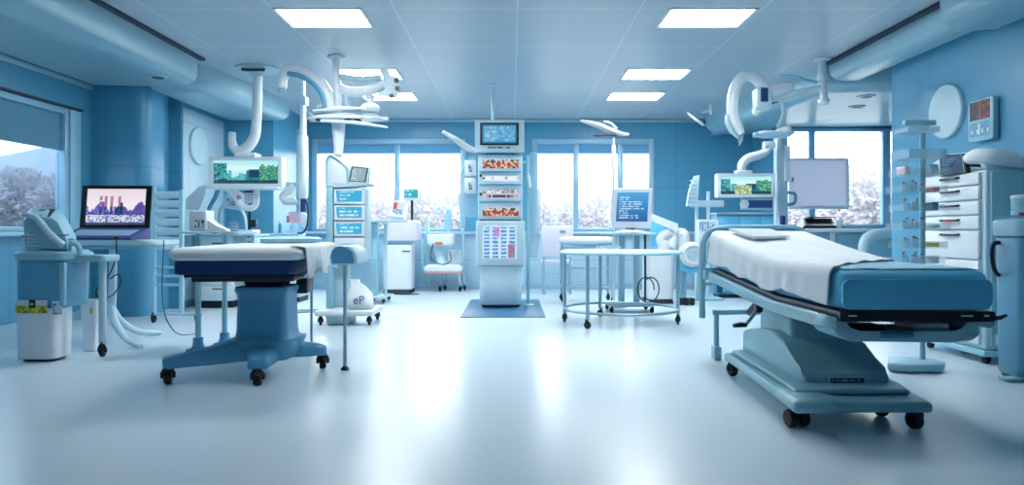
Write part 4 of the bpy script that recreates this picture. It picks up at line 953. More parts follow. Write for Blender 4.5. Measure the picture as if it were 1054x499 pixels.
# monitor trolley behind it
t = Thing('monitor_trolley', 'pale twin post trolley behind the round table carrying the white desktop monitor', 'trolley', (1.52, 9.2, 0))
t.part('shelf', MB().prism(rrect(.68, .5, .04, 4, 1.52, 9.2), 'z', 1.005, 1.03, .006), M['pale'])
for x in (1.44, 1.64): t.part('post', MB().box2((x - .04, 9.18, .12), (x + .04, 9.26, 1.004), .012), M['tube'])
t.part('rear_post', MB().cyl((1.78, 9.35, .12), (1.78, 9.35, 1.004), .014, seg=10), M['dark'])
t.part('base', MB().prism(rrect(.60, .55, .08, 4, 1.54, 9.2), 'z', .085, .119, .01), M['metal'])
for x, y in ((1.28, 9.0), (1.80, 9.0), (1.28, 9.42), (1.80, 9.42)): caster(t, x, y, .035, .026, .4, None, .01)
t.part('cable_coil', MB().tube([(1.70 + .12 * math.cos(a) + .01 * a, 8.96, .30 + .16 * math.sin(a)) for a in [k * .5 for k in range(18)]], .008, 6, smooth=3), M['dark'])
t = Thing('desktop_monitor', 'white desktop monitor with blue text screen on the trolley behind the round table', 'monitor', (1.55, 9.15, 1.031))
t.part('foot', MB().lathe([(.20, 1.031), (.21, 1.04), (.18, 1.055), (.07, 1.07)], (1.55, 9.15, 0), 30), M['white'])
t.part('stem', MB().loft(rr_loft([(1.071, .14, .08, .03), (1.13, .12, .07, .03)], 1.55, 9.17)), M['white'])
mc = t.part('case', MB().loft([[(x, 9.07, z) for x, z in ((1.29, 1.10), (1.80, 1.10), (1.82, 1.60), (1.31, 1.60))], [(x, 9.12, z) for x, z in ((1.28, 1.09), (1.81, 1.09), (1.83, 1.61), (1.30, 1.61))], [(x, 9.32, z) for x, z in ((1.36, 1.16), (1.74, 1.16), (1.75, 1.54), (1.38, 1.54))]]), M['white'])
screen(t, 'screen', [(1.365, 9.066, 1.555), (1.775, 9.066, 1.555), (1.755, 9.066, 1.175), (1.345, 9.066, 1.175)], 44, 26, lambda u, v: txt(u, v, 36, 13, mixc((74, 168, 224), (34, 96, 170), v), (190, 226, 246), .75, 4, .1), M['screen'], mc, th=.002)
t = Thing('exam_lamp', 'white winged examination lamp on a slim stand before the right-hand back window', 'lamp', (1.42, 10.0, 0))
t.part('pole', MB().cyl((1.417, 10.0, .02), (1.417, 10.0, 2.36), .018, seg=12), M['pale'])
t.part('sleeve', MB().cyl((1.417, 10.0, 1.9), (1.417, 10.0, 2.25), .03, seg=14), M['white'])
t.part('foot', MB().lathe([(.20, .002), (.20, .015), (.06, .03), (.025, .06)], (1.417, 10.0, 0), 28), M['pale'])
t.e.location.y -= .24
w = lambda px, py, y=10.0: W(px, py, y)
hd_ = t.part('head', MB().tube([w(596, 127), w(604, 129), w(615, 132), w(626, 137), w(636, 140), w(644, 141)], [.03, .06, .085, .09, .06, .035], 14, flat=.45, smooth=4), M['white'])
t.part('handle', MB().tube([w(619, 128, 9.95), w(625, 129, 9.92), w(632, 135, 9.94)], .018, 8, smooth=3), M['pale'], hd_)
t.part('lens', MB().loft(rr_loft([(2.37, .3, .1, .04), (2.385, .34, .12, .05)], 1.30, 10.0)), M['dark'], hd_)

# ================================================================ stretcher, white chair, robot arm
t = Thing('stretcher', 'narrow pale stretcher with a thick oval white cushion behind the round table on the left', 'stretcher', (1.1, 10.4, 0))
cu_ = [(XX(px, 10.3), 10.4) for px in (575, 632)]
t.part('cushion', MB().loft([[(1.105 + (.41 * s) * math.cos(a), 10.4 + (.30 * s) * math.sin(a), z) for a in [2 * PI * k / 40 for k in range(40)]] for z, s in ((.852, .86), (.86, .96), (.89, 1.0), (.93, 1.0), (.955, .95), (.968, .8), (.972, .4))]), M['white'], sharp=60)
t.part('deck', MB().box2((.74, 10.14, .80), (1.47, 10.66, .851), .01), M['ice'])
for x in (.75, 1.46):
    for y in (10.16, 10.64):
        lg = t.part('leg', MB().box2((x - .02, y - .02, .10), (x + .02, y + .02, .80), .006), M['tube'])
        caster(t, x, y, .04, .03, .1, lg, .02)
for z in (.22, .50): t.part('cross_rail', MB().box2((.772, 10.15, z), (1.438, 10.18, z + .03), .005), M['tube'])
for x in (.75, 1.46): t.part('end_rail', MB().box2((x - .012, 10.182, .22), (x + .012, 10.618, .25), .005), M['tube'])
t = Thing('white_chair', 'lilac white chair with a tall solid back and slim legs by the right-hand back window', 'chair', (.75, 11.75, 0))
bk_ = t.part('backrest', MB().loft(rr_loft([(.64, .48, .04, .015), (.66, .52, .05, .02), (1.12, .53, .05, .02), (1.15, .50, .04, .015)], .75, 11.55)), M['lilac'])
screen(t, 'back_label', [(.79, 11.521, 1.06), (.88, 11.521, 1.06), (.88, 11.521, 1.01), (.79, 11.521, 1.01)], 5, 3, lambda u, v: (60, 70, 84) if v < .5 else (170, 170, 186), M['print'], bk_, th=.002)
t.part('seat', MB().prism(rrect(.52, .46, .06, 4, .75, 11.85), 'z', .50, .56, .015), M['lilac'])
for x in (.53, .97):
    t.part('rear_leg', MB().cyl((x, 11.6, .002), (x, 11.6, .64), .018, seg=10), M['tube'])
    t.part('front_leg', MB().cyl((x, 12.04, .002), (x, 12.04, .50), .018, seg=10), M['tube'])
for z in (.2, .36): t.part('rung', MB().cyl((.548, 11.6, z), (.952, 11.6, z), .01, seg=8), M['tube'])
t = Thing('wire_basket', 'round wire basket standing on the window ledge above the white chair', 'basket', (.77, 12.72, 1.051))
t.part('rings', MB().tube([(.77 + .17 * math.cos(a), 12.71 + .075 * math.sin(a), 1.20) for a in [2 * PI * k / 32 for k in range(32)]], .008, 6, closed=True), M['metal'])
t.part('base_ring', MB().tube([(.77 + .10 * math.cos(a), 12.71 + .05 * math.sin(a), 1.058) for a in [2 * PI * k / 24 for k in range(24)]], .006, 6, closed=True), M['metal'])
for k in range(8):
    a = 2 * PI * k / 8; t.part('wire', MB().cyl((.77 + .17 * math.cos(a), 12.71 + .075 * math.sin(a), 1.195), (.77 + .10 * math.cos(a), 12.71 + .05 * math.sin(a), 1.06), .004, seg=6), M['metal'])

t = Thing('robot_arm', 'white jointed robot arm with a round pad, right of the round table', 'robot arm', (2.2, 10.2, 0))
w = lambda px, py, y=10.2: W(px, py, y)
t.part('cabinet', MB().loft(rr_loft([(.06, .34, .5, .05), (.07, .37, .54, .06), (.74, .37, .54, .06), (.76, .33, .5, .05)], 2.16, 10.4)), M['white'])
t.part('plinth', MB().loft(rr_loft([(.003, .38, .56, .05), (.058, .36, .52, .05)], 2.16, 10.4)), M['dark'])
t.part('blue_panel', MB().box2(w(670, 254, 10.45), w(684, 224, 10.5), .01), M['bluecloth'])
t.part('upper_arm', MB().loft([[w(667, 218, y) for y in (10.1, 10.25)] + [w(667, 226, y) for y in (10.25, 10.1)], [w(684, 225, y) for y in (10.1, 10.25)] + [w(684, 233, y) for y in (10.25, 10.1)], [w(698, 230, y) for y in (10.1, 10.25)] + [w(697, 238, y) for y in (10.25, 10.1)]]), M['white'])
t.part('elbow', MB().ball(w(694, 238), (.09, .09, .09), 18), M['white'])
t.part('body_cluster', MB().tube([w(680, 261), w(684, 254), w(680, 246), w(688, 240), w(694, 244), w(690, 254)], [.07, .09, .07, .08, .07, .09], 12, smooth=3), M['white'])
pa = t.part('lower_arm', MB().tube([w(697, 240), w(703, 241), w(704, 252), w(706, 262), w(711, 268)], [.06, .085, .085, .09, .09], 16, smooth=5), M['white'])
t.part('pad', MB().lathe([(.001, -.09), (.14, -.09), (.18, -.06), (.185, 0), (.18, .05), (.13, .075), (.10, .06), (.001, .065)], w(712, 262, 10.08), 36, (0, -1, 0)), M['white'], pa)
t.part('pad_ring', MB().lathe([(.04, .066), (.075, .066), (.07, .078), (.045, .078)], w(712, 262, 10.08), 28, (0, -1, 0)), M['pale'], pa)
t.part('cradle', MB().tube([w(698, 268, 10.12), w(706, 277, 10.12), w(716, 277, 10.12), w(726, 268, 10.12)], .05, 10, smooth=4), M['bluecloth'])
t.part('support', MB().cyl((XX(703, 10.3), 10.3, .05), w(703, 262, 10.25), .045), M['ice'])
for k in range(3): t.part('pedal', MB().box((XX(700 + 6 * k, 10.0), 10.0, .05), (.06, .14, .10), .015), M['dark'])

t = Thing('ribbed_scanner', 'pale scanner column with a slanted ribbed panel and side arm behind the robot arm', 'scanner', (2.95, 10.8, 0))
w = lambda px, py, y=10.8: W(px, py, y)
q = [w(715, 181, 10.8), w(720, 180, 10.8), w(718, 212, 10.7), w(707, 212, 10.7), w(709, 198, 10.75)]
rp = t.part('ribbed_panel', MB().loft([[p for p in q], [p + Vector((0, .06, 0)) for p in q]]), M['pale'])
for k in range(6): t.part('rib', MB().box(w(713.5 - .4 * k, 186 + 4.4 * k, 10.755 - .012 * k), (.10 + .008 * k, .03, .018), .004), M['ice'], rp)
t.part('side_arm', MB().prism([(a.x, a.z) for a in (w(709, 206), w(746, 206), w(746, 213), (w(712, 213)))], 'y', 10.82, 10.92, .015), M['pale'])
for px, zt in ((717, 236), (729, 200)): t.part('post', MB().cyl((XX(px, 10.85), 10.85, .03), (XX(px, 10.85), 10.85, ZZ(206 if px < 720 else 197, 10.85)), .028, seg=12), M['pale'])
cb = t.part('control_box', MB().box2(w(718, 252, 10.76), w(738, 226, 10.84), .015), M['white'])
screen(t, 'control_icons', [w(720, 228, 10.755), w(736, 228, 10.755), w(736, 238, 10.755), w(720, 238, 10.755)], 12, 8, lambda u, v: (96, 150, 186) if hsh(int(u * 6), int(v * 4), 6) < .5 and int(u * 12) % 2 == 0 else (206, 224, 234), M['print'], cb, th=.002)
t.part('base', MB().prism(rrect(.5, .5, .08, 4, 2.98, 10.85), 'z', .003, .029, .008), M['ice'])

t = Thing('dish_lamp', 'small pale leaf shaped lamp dish on a short rod under the right ceiling', 'ceiling lamp', (3.2, 11.2, CE))
w = lambda px, py, y=11.2: W(px, py, y)
t.part('flange', MB().lathe([(.05, CE - .001), (.05, CE - .012), (.022, CE - .02)], (XX(731, 11.2), 11.2, 0), 16), M['pale'])
t.part('rod', MB().cyl((XX(731, 11.2), 11.2, CE - .02), w(732, 118), .02), M['white'])
t.part('arm', MB().cyl(w(731, 114), w(722, 116), .014), M['pale'])
dv = (w(726, 113) - w(708, 132))
t.part('dish', MB().lathe([(.001, -.02), (.14, -.015), (.18, .01), (.185, .02), (.14, .01), (.001, 0)], w(716, 123), 30, (.75, -.35, 1.0)), M['white'])
# ================================================================ large surgical bed, right foreground
XL, XR, Y0, Y1 = 1.635, 2.38, 3.48, 5.66
def rise(y):
    s = max(0, min(1, (y - 4.35) / (Y1 - 4.35))); return .175 * (s ** 1.25)
def rise_f(y):
    s = max(0, min(1, (y - 4.3) / (Y1 - 4.3))); return .10 * s
t = Thing('surgical_bed', 'large adjustable surgical bed with blue foot end and white sheet, right foreground', 'bed', (1.9, 4.5, 0))
def sect(y, x0, x1, z0, z1, r, n=4):
    return [(a, y, b) for a, b in rrect(x1 - x0, z1 - z0, r, n, (x0 + x1) / 2, (z0 + z1) / 2)]
ys = [Y0 + .012, Y0 + .03, Y0 + .10, 3.7, 3.9, 4.1, 4.3, 4.45, 4.6, 4.8, 5.0, 5.2, 5.4, 5.55, Y1 - .03, Y1]
rings = [sect(Y0, XL + .03, XR - .03, .69, .815, .03)]
for y in ys:
    e = .0 if y > Y0 + .02 else .012
    top = .862 + rise(y) - (.03 if y < Y0 + .02 else .012 if y < Y0 + .05 else 0); bot = .656 + rise_f(y)
    rings.append(sect(y, XL + e, XR - e, bot, top, .045))
mt = t.part('mattress', MB().loft(rings), M['bluecloth'], sharp=60)
# raised front face of the foot end, with a paler woven top
t.part('foot_face', MB().prism([(a, b) for a, b in rrect(XR - XL - .004, .15, .035, 5, (XL + XR) / 2, .738)], 'y', Y0 - .022, Y0 - .001, .008), M['bluecloth'], mt)
mb = MB()
def ptop(u, v):
    x = XL + .03 + (XR - XL - .06) * u; y = Y0 + .05 + .95 * v
    e = min(u, 1 - u, v * 1.2); drop = -.008 * math.exp(-e * 30)
    return (x, y, .866 + rise(y) + drop + .004 * noise.noise(Vector((x * 8, y * 8, 0))))
mb.grid(ptop, 26, 30); t.part('woven_cover', mb, M['paletop'], mt, sharp=180, solid=.004)
# white sheet draped over, diagonal lower hem
mb = MB()
def sheet(u, v):
    # u across: left hang 0..0.25, top .25..0.8, right hang .8..1 ; v along from head
    yend = 3.55 if u < .25 else 3.55 + 1.0 * ((u - .25) / .75) ** .8
    y = 5.675 - (5.675 - yend) * v
    zt = .871 + rise(y) + .004; zb = .69 + rise_f(y)
    wv = noise.noise(Vector((u * 3, y * 2.6, 3.3))); fold = math.sin(y * 17 + 2.2 * math.sin(y * 5)) * .5 + .5 * math.sin(y * 31 + 1)
    if u < .25:
        k = 1 - u / .25
        hang = (zt - zb) * (.86 + .16 * noise.noise(Vector((y * 3, 7, 0))) + .05 * math.sin(y * 9))
        a = min(1, k * 3.5)
        x = XL + .03 - .05 * math.sin(a * PI / 2) - (.010 + .012 * fold) * k - .006 * k
        z = zt - .028 * (1 - math.cos(a * PI / 2)) - hang * max(0, (k - .12)) / .88
    elif u <= .8:
        k = (u - .25) / .55; x = XL + .03 + (XR - XL - .06) * k
        z = zt + .012 * wv * math.sin(k * PI) + .004 * fold * max(0, 1 - k * 5) + .006 * math.sin(k * 14 + y * 8) * v * math.sin(k * PI)
    else:
        k = (u - .8) / .2; a = min(1, k * 3)
        x = XR - .03 + .05 * math.sin(a * PI / 2) + .01 * k * (1 + fold)
        z = zt - .028 * (1 - math.cos(a * PI / 2)) - (zt - zb) * .8 * max(0, k - .12) / .88
    return (x, y, z)
mb.grid(sheet, 60, 90); t.part('white_sheet', mb, M['cloth'], mt, sharp=180, solid=.005)
# frame under mattress
mb = MB(); mb.loft([sect(y, XL - .012, XR + .012, .603 + rise_f(y), .654 + rise_f(y), .012, 2) for y in (Y0 - .02, 3.9, 4.3, 4.7, 5.1, 5.5, Y1)])
dk = t.part('deck', mb, M['black'])
for a, b in ((XL + .03, XL + .07), (XR - .16, XR - .10), (XR - .045, XR - .02)):
    t.part('maker_mark', MB().box2((a, Y0 - .0225, .628), (b, Y0 - .0205, .636)), M['pale'], dk)
t.part('deck_lip', MB().tube([(XR + .005, Y0 + .0, .615), (XR + .06, Y0 + .02, .617), (XR + .10, Y0 + .03, .628)], [.012, .012, .008], 8), M['black'], dk)
for sx, x in ((-1, XL - .035), (1, XR + .035)):
    mb = MB(); mb.loft([sect(y, x - .022, x + .022, .555 + rise_f(y), .628 + rise_f(y), .015, 3) for y in (3.62, 3.9, 4.3, 4.7, 5.1, 5.5, 5.62)])
    sr = t.part('side_rail', mb, M['teal'])
    t.part('rail_end', MB().tube([(x - sx * .03, 3.50, .592), (x, 3.54, .592), (x, 3.615, .592)], [.026, .034, .036], 12, smooth=3), M['ice'], sr)
for sx in (1.72, 2.10):
    pass
tr = [(1.64, .60), (1.64, .56), (1.67, .51), (1.73, .485), (2.24, .48), (2.36, .49), (2.40, .52), (2.40, .595), (2.33, .60), (2.31, .545), (2.27, .528), (1.78, .528), (1.73, .545), (1.71, .60)]
ft = t.part('foot_tray', MB().prism(tr, 'y', 3.58, 3.85, .012, seg=3), M['ice'])
t.part('tray_cushion', MB().box2((2.08, 3.62, .53), (2.27, 3.82, .575), .016, seg=3), M['white'], ft)
t.part('tray_block', MB().box2((1.88, 3.56, .505), (2.05, 3.579, .535), .008), M['midblue'], ft)
t.part('tray_pad', MB().box2((1.79, 3.64, .53), (1.95, 3.8, .558), .01), M['dark'], ft)
t.part('under_frame', MB().box2((1.72, 4.1, .56), (2.28, 5.0, .601), .012), M['teal'])
t.part('upper_column', MB().loft(rr_loft([(.36, .44, .56, .04), (.545, .44, .56, .04), (.559, .40, .52, .04)], 1.95, 4.62)), M['teal'])
prof = [(5.06, .17), (5.06, .325), (5.02, .35), (4.7, .40), (4.52, .415), (4.40, .405), (4.27, .365), (4.14, .30), (4.05, .245), (3.99, .235), (3.975, .17)]
pd = t.part('pedestal', MB().prism(prof, 'x', 1.665, 2.155, .022, seg=3), M['teal'], sharp=30)
def plaque(u, v):
    if min(u * 10, (1 - u) * 10, v, 1 - v) < .12: return (120, 150, 176)
    return (206, 222, 236) if .35 < v < .68 and .06 < u < .92 and hsh(int(u * 40), 3) < .62 else (34, 62, 110)
screen(t, 'plaque', [(1.80, 3.962, .222), (1.995, 3.962, .222), (1.995, 3.962, .190), (1.80, 3.962, .190)], 40, 8, plaque, M['print'], pd, label='dark blue name plaque with pale lettering', th=.010)
bo = [(1.46, 3.64), (2.20, 3.64), (2.22, 3.92), (2.24, 5.16), (1.56, 5.16), (1.50, 3.92)]
bs = t.part('base_plate', MB().prism(bo, 'z', .10, .158, .025, seg=3), M['teal'])
bo2 = [(1.53, 3.80), (2.17, 3.80), (2.20, 4.0), (2.21, 5.10), (1.60, 5.10), (1.56, 4.0)]
t.part('base_step', MB().prism(bo2, 'z', .159, .19, .02, seg=3), M['teal'], bs)
t.part('front_foot', MB().prism([(1.45, 3.60), (1.70, 3.60), (1.72, 3.76), (1.62, 3.92), (1.47, 3.92)], 'z', .105, .178, .03, seg=3), M['teal'], bs)
for x, y, tw in ((1.53, 3.76, True), (2.14, 3.72, False), (2.10, 3.98, False), (1.60, 5.08, False), (2.19, 5.08, False)):
    caster(t, x, y, .049, .048, .15, bs, .004, tw)
lv = t.part('lever', MB().tube([(1.70, 4.72, .555), (1.63, 4.70, .50), (1.55, 4.66, .42)], .013, 8), M['metal'])
t.part('lever_grip', MB().tube([(1.56, 4.66, .425), (1.52, 4.65, .43), (1.47, 4.64, .425)], [.014, .018, .014], 10), M['black'], lv)
t.part('lock_knob', MB().lathe([(.012, 0), (.03, .0), (.034, .02), (.026, .04), (.001, .045)], (1.64, 4.60, .545), 16, (-1, 0, 0)), M['black'])
hp = [(1.56, 5.74, .34), (1.56, 5.74, .85), (1.575, 5.74, .97), (1.63, 5.74, 1.045), (1.74, 5.74, 1.075), (2.0, 5.74, 1.08), (2.28, 5.74, 1.075), (2.39, 5.74, 1.045), (2.445, 5.74, .97), (2.46, 5.74, .85), (2.46, 5.74, .34)]
hr = t.part('head_rail', MB().tube(hp, .026, 12, smooth=4), M['ice'])
t.part('head_panel', MB().prism([(1.60, .80), (1.61, .96), (1.67, 1.02), (1.76, 1.045), (2.26, 1.045), (2.35, 1.02), (2.41, .96), (2.42, .80)], 'y', 5.735, 5.75, .004), M['blue'], hr)
for z in (.62, .74): t.part('head_crossbar', MB().cyl((1.575, 5.74, z), (2.445, 5.74, z), .016, seg=10), M['ice'], hr)
for x in (1.585, 2.43): t.part('rail_bracket', MB().box2((x - .03, 5.63, .66), (x + .03, 5.72, .74), .012), M['teal'], hr)
t.part('bracket_box', MB().box2((1.605, 5.50, .56), (1.66, 5.62, .64), .01), M['midblue'])
t.part('low_bar', MB().tube([(1.68, 5.75, .10), (1.68, 5.75, .36), (1.70, 5.75, .385), (2.3, 5.75, .385), (2.32, 5.75, .36), (2.32, 5.75, .10)], .022, 10, smooth=3), M['ice'])
for x in (1.68, 2.32): t.part('low_foot', MB().box2((x - .03, 5.70, .002), (x + .03, 5.80, .11), .01), M['ice'])
t.part('lift_arm', MB().tube([(1.95, 4.85, .585), (1.95, 5.3, .60), (1.95, 5.74, .385)], .03, 10), M['dark'])
zt = lambda y: .871 + rise(y)
q = [(1.72, 5.55), (2.04, 5.52), (2.06, 5.20), (1.78, 5.14)]
mb = MB(); mb.loft([[(x, y, zt(y) + .028) for x, y in q], [(x, y, zt(y) + .047) for x, y in q]])
tag(mb.build('document_pad', [M['white']], (1.9, 5.3, 1.0)), 'flat white pad lying on the head end of the surgical bed', 'pad')

# ================================================================ right ceiling boom
t = Thing('ceiling_boom', 'white hooked ceiling boom with capsule joint and navy windowed unit above the right bed', 'ceiling boom', (3.6, 8.3, CE))
BY2 = 8.3; w = lambda px, py, y=BY2: W(px, py, y)
t.part('ceiling_flange', MB().lathe([(.10, CE - .001), (.10, CE - .02), (.05, CE - .03)], (XX(846, BY2), BY2, 0), 24), M['white'])
t.part('shaft', MB().tube([(XX(846, BY2), BY2, CE - .03), w(846, 80), w(847, 92), w(849, 108)], [.04, .055, .045, .04], 14), M['white'])
for a, b in ((846, 80), (848, 104)): t.part('collar', MB().lathe([(.04, -.03), (.065, -.02), (.065, .02), (.04, .03)], w(a, b), 18), M['white'])
t.part('arm', MB().tube([w(845, 90), w(822, 95), w(800, 101), w(793, 103)], [.035, .042, .045, .04], 14), M['white'])
cp = t.part('capsule', MB().tube([w(784, 96), w(788, 96), w(800, 94), w(812, 90), w(816, 90)], [.05, .085, .09, .075, .05], 16), M['white'])
t.part('hook_arm', MB().tube([w(790, 96), w(784, 87), w(774, 79), w(764, 80), w(757, 90), w(754, 106), w(755, 120), w(759, 130), w(763, 138)], [.06, .066, .066, .066, .068, .068, .068, .062, .045], 18, smooth=5), M['white'])
t.part('shell', MB().tube([w(748.5, 118), w(749, 126), w(753, 134), w(760, 142)], [.03, .045, .045, .02], 12, flat=.7, smooth=4), M['pale'])
t.part('tip', MB().tube([w(763, 138), w(762, 144), w(761, 150)], [.035, .03, .008], 10), M['frost'])
un = t.part('camera_unit', MB().prism([(a.x, a.z) for a in (w(775, 93), w(780, 91), w(790, 93), w(791, 112), (w(784, 117)), w(776, 112))], 'y', BY2 - .14, BY2 + .06, .02), M['pale'])
t.part('window', MB().box2((XX(778.5, BY2), BY2 - .155, ZZ(107, BY2)), (XX(786, BY2), BY2 - .139, ZZ(93, BY2)), .006), M['navy'], un)
t.part('ball_joint', MB().ball(w(779, 115), .055, 16), M['white'], un)
t.part('knife_bar', MB().tube([w(786, 108), w(800, 104)], .02, 8), M['dark'])
t.part('blade', MB().tube([w(802, 77), w(815, 78), w(828, 82), w(841, 85)], [.012, .04, .04, .03], 12, flat=.4, smooth=3), M['ice'])
t.part('stem', MB().tube([w(804, 102), w(806, 118), w(800, 132)], .018, 8, smooth=3), M['frost'])
pt = t.part('lamp_plate', MB().loft(rr_loft([(ZZ(141, BY2), .34, .26, .1), (ZZ(138, BY2), .44, .34, .13), (ZZ(136, BY2), .40, .30, .12)], XX(797, BY2), BY2)), M['pale'])
t.part('lamp_head', MB().tube([w(800, 138), w(808, 135), w(813, 131)], [.05, .06, .03], 14), M['white'], pt)
t.part('plate_handle', MB().box2((XX(775, BY2), BY2 - .06, ZZ(141.5, BY2)), (XX(785, BY2), BY2 + .02, ZZ(137, BY2)), .006), M['ice'], pt)

# ================================================================ right service column, hanging display, pale board
t = Thing('service_column', 'tall pale square service column with white outlet plate behind the right bed head', 'service column', (3.67, 9.7, 0))
x0, x1 = XX(798, 9.7), XX(810, 9.7)
t.part('column', MB().box2((x0, 9.65, .03), (x1, 9.78, 2.37), .02), M['pale'])
t.part('base', MB().prism(rrect(.5, .5, .08, 4, 3.69, 9.72), 'z', .002, .029, .006), M['ice'])
t.part('outlet_plate', MB().box2((XX(807.5, 9.62), 9.60, ZZ(186, 9.62)), (XX(813, 9.62), 9.649, ZZ(150, 9.62)), .008), M['white'])
t.part('upper_bracket', MB().box2((x0 - .01, 9.60, 2.18), (x0 + .05, 9.649, 2.36), .008), M['white'])
t.part('navy_sleeve', MB().box2((XX(803.5, 9.6), 9.58, ZZ(246, 9.6)), (XX(808, 9.6), 9.649, ZZ(222, 9.6)), .01), M['navy'])
t.part('grip_handle', MB().tube([(x1 + .002, 9.7, ZZ(198, 9.7)), (x1 + .10, 9.7, ZZ(199, 9.7)), (x1 + .12, 9.7, ZZ(203, 9.7)), (x1 + .10, 9.7, ZZ(209, 9.7)), (x1 + .002, 9.7, ZZ(211, 9.7))], .022, 10, smooth=3), M['blue'])
t.part('hose', MB().tube([(x0 + .03, 9.63, 1.75), (x0 - .02, 9.58, 1.5), (x0 + .0, 9.57, 1.2), (x0 + .03, 9.63, 1.0)], .010, 8, smooth=5), M['white'])
t.part('label_strip', MB().box2((x0 - .004, 9.644, 1.30), (x0 + .03, 9.6495, 1.62), .001), M['white'])
t = Thing('hanging_display', 'wide white framed scenic display hanging on a bent arm above the right bed head', 'hanging display', (3.2, 9.55, 1.9))
w = lambda px, py, y=9.55: W(px, py, y)
t.part('arm', MB().tube([w(763.5, 176), w(764, 169), w(770, 163), (w(780, 160)), w(789, 156), w(792, 150)], [.05, .06, .062, .06, .055, .05], 14, smooth=4), M['white'])
t.part('arm_joint', MB().tube([w(786, 150), w(797, 149)], [.06, .055], 16), M['white'])
t.part('saddle', MB().box2((XX(757, 9.55), 9.48, ZZ(179, 9.55)), (XX(773, 9.55), 9.62, ZZ(175.5, 9.55)), .01), M['white'])
x0, x1, z0, z1 = XX(738, 9.5), XX(797, 9.5), ZZ(203, 9.5), ZZ(178.5, 9.5)
hs = t.part('housing', MB().box2((x0, 9.50, z0), (x1, 9.62, z1), .012), M['white'])
O = [(x0, z0), (x1, z0), (x1, z1), (x0, z1)]; I = [(x0 + .04, z0 + .04), (x1 - .04, z0 + .04), (x1 - .04, z1 - .04), (x0 + .04, z1 - .04)]
t.part('bezel', MB().loft([[(a, 9.499, b) for a, b in O], [(a, 9.465, b) for a, b in O], [(a, 9.465, b) for a, b in I], [(a, 9.499, b) for a, b in I]], False, True), M['white'], hs)
screen(t, 'screen', [(x0 + .041, 9.495, z1 - .041), (x1 - .041, 9.495, z1 - .041), (x1 - .041, 9.495, z0 + .041), (x0 + .041, 9.495, z0 + .041)], 60, 22, lambda u, v: scenic(u, v, 5) if not (.28 < u < .62 and v > .5) else mixc((236, 226, 170), (90, 150, 110), hsh(int(u * 40), int(v * 16))), M['screen'], hs, th=.002)
sb = t.part('lower_unit', MB().box2((XX(764, 9.5), 9.52, ZZ(216, 9.5)), (XX(797, 9.5), 9.58, ZZ(203.6, 9.5)), .01), M['ice'])
screen(t, 'lower_screen', [w(770, 206, 9.515), w(795, 206, 9.515), w(795, 214, 9.515), w(770, 214, 9.515)], 10, 4, lambda u, v: (22, 52, 110), M['screen'], sb, th=.002)
t.part('dial', MB().lathe([(.03, 0), (.06, .0), (.06, .02), (.03, .025)], w(766, 210, 9.515), 24, (0, -1, 0)), M['white'], sb)
t = Thing('hanging_board', 'large pale lilac board beside the service column, covering part of the right window', 'board', (4.35, 9.95, 1.8))
t.part('panel', MB().box2((XX(812, 9.95), 9.94, ZZ(212, 9.95)), (XX(871, 9.95), 9.965, ZZ(165, 9.95)), .004), M['board'])
for nm, a, b in (('frame_rail', (811.5, 215), (872, 212)), ('frame_rail', (811.5, 165), (872, 163)), ('frame_side', (871, 212), (872.5, 165))):
    t.part(nm, MB().box2(W(a[0], a[1], 9.93), W(b[0], b[1], 9.975), .004), M['white'])
t.part('bracket', MB().box2((XX(810.6, 9.85), 9.70, 1.74), (XX(813, 9.85), 9.935, 1.80), .006), M['ice'])

# glass fronted cabinet behind the bed head
t = Thing('glass_cabinet', 'low blue cabinet with glass fronts against the back behind the right bed head', 'cabinet', (3.7, 11.1, 0))
t.part('carcass', MB().box2((3.22, 11.0, .06), (4.25, 11.35, 1.32), .012), M['blue'])
for k in range(3):
    d = t.part('glass_door', MB().box2((3.24 + .337 * k, 10.975, .10), (3.565 + .337 * k, 10.998, 1.28), .006), M['bluecloth'])
    t.part('handle', MB().box2((3.53 + .337 * k, 10.955, .7), (3.545 + .337 * k, 10.974, .9), .003), M['metal'], d)
t.part('top', MB().box2((3.19, 10.95, 1.321), (4.28, 11.38, 1.345), .006), M['pale'])
t.part('plinth', MB().box2((3.26, 11.03, .002), (4.21, 11.32, .059)), M['dark'])

# ================================================================ alcove counter and what stands on it
t = Thing('alcove_counter', 'long white worktop counter with pale fronts under the right alcove window', 'counter', (5.5, 11.3, 0))
t.part('carcass', MB().box2((4.62, 11.08, .08), (6.55, 11.66, 1.035), .01), M['pale'])
for k in range(4):
    d = t.part('door', MB().box2((4.66 + .475 * k, 11.055, .12), (5.115 + .475 * k, 11.079, 1.0), .006), M['ice'])
t.part('upright', MB().box2((5.02, 11.03, .002), (5.10, 11.054, 1.035), .004), M['white'])
t.part('worktop', MB().box2((4.55, 11.0, 1.036), (6.58, 11.68, 1.095), .012), M['white'])
t.part('plinth', MB().box2((4.66, 11.12, .002), (6.5, 11.62, .079)), M['dark'])
t = Thing('printer', 'black low printer on the alcove counter under the pale board', 'printer', (4.95, 11.3, 1.096))
t.part('body', MB().loft([[(x, 11.15, z) for x, z in ((4.62, 1.097), (5.30, 1.097), (5.29, 1.14), (4.66, 1.14))], [(x, 11.5, z) for x, z in ((4.64, 1.097), (5.29, 1.097), (5.27, 1.27), (4.78, 1.27))]]), M['black'])
t.part('paper_slot', MB().box2((4.74, 11.142, 1.11), (5.15, 11.149, 1.12)), M['dark'])
t.part('lid', MB().box2((4.80, 11.34, 1.273), (5.25, 11.5, 1.285), .004), M['dark'])
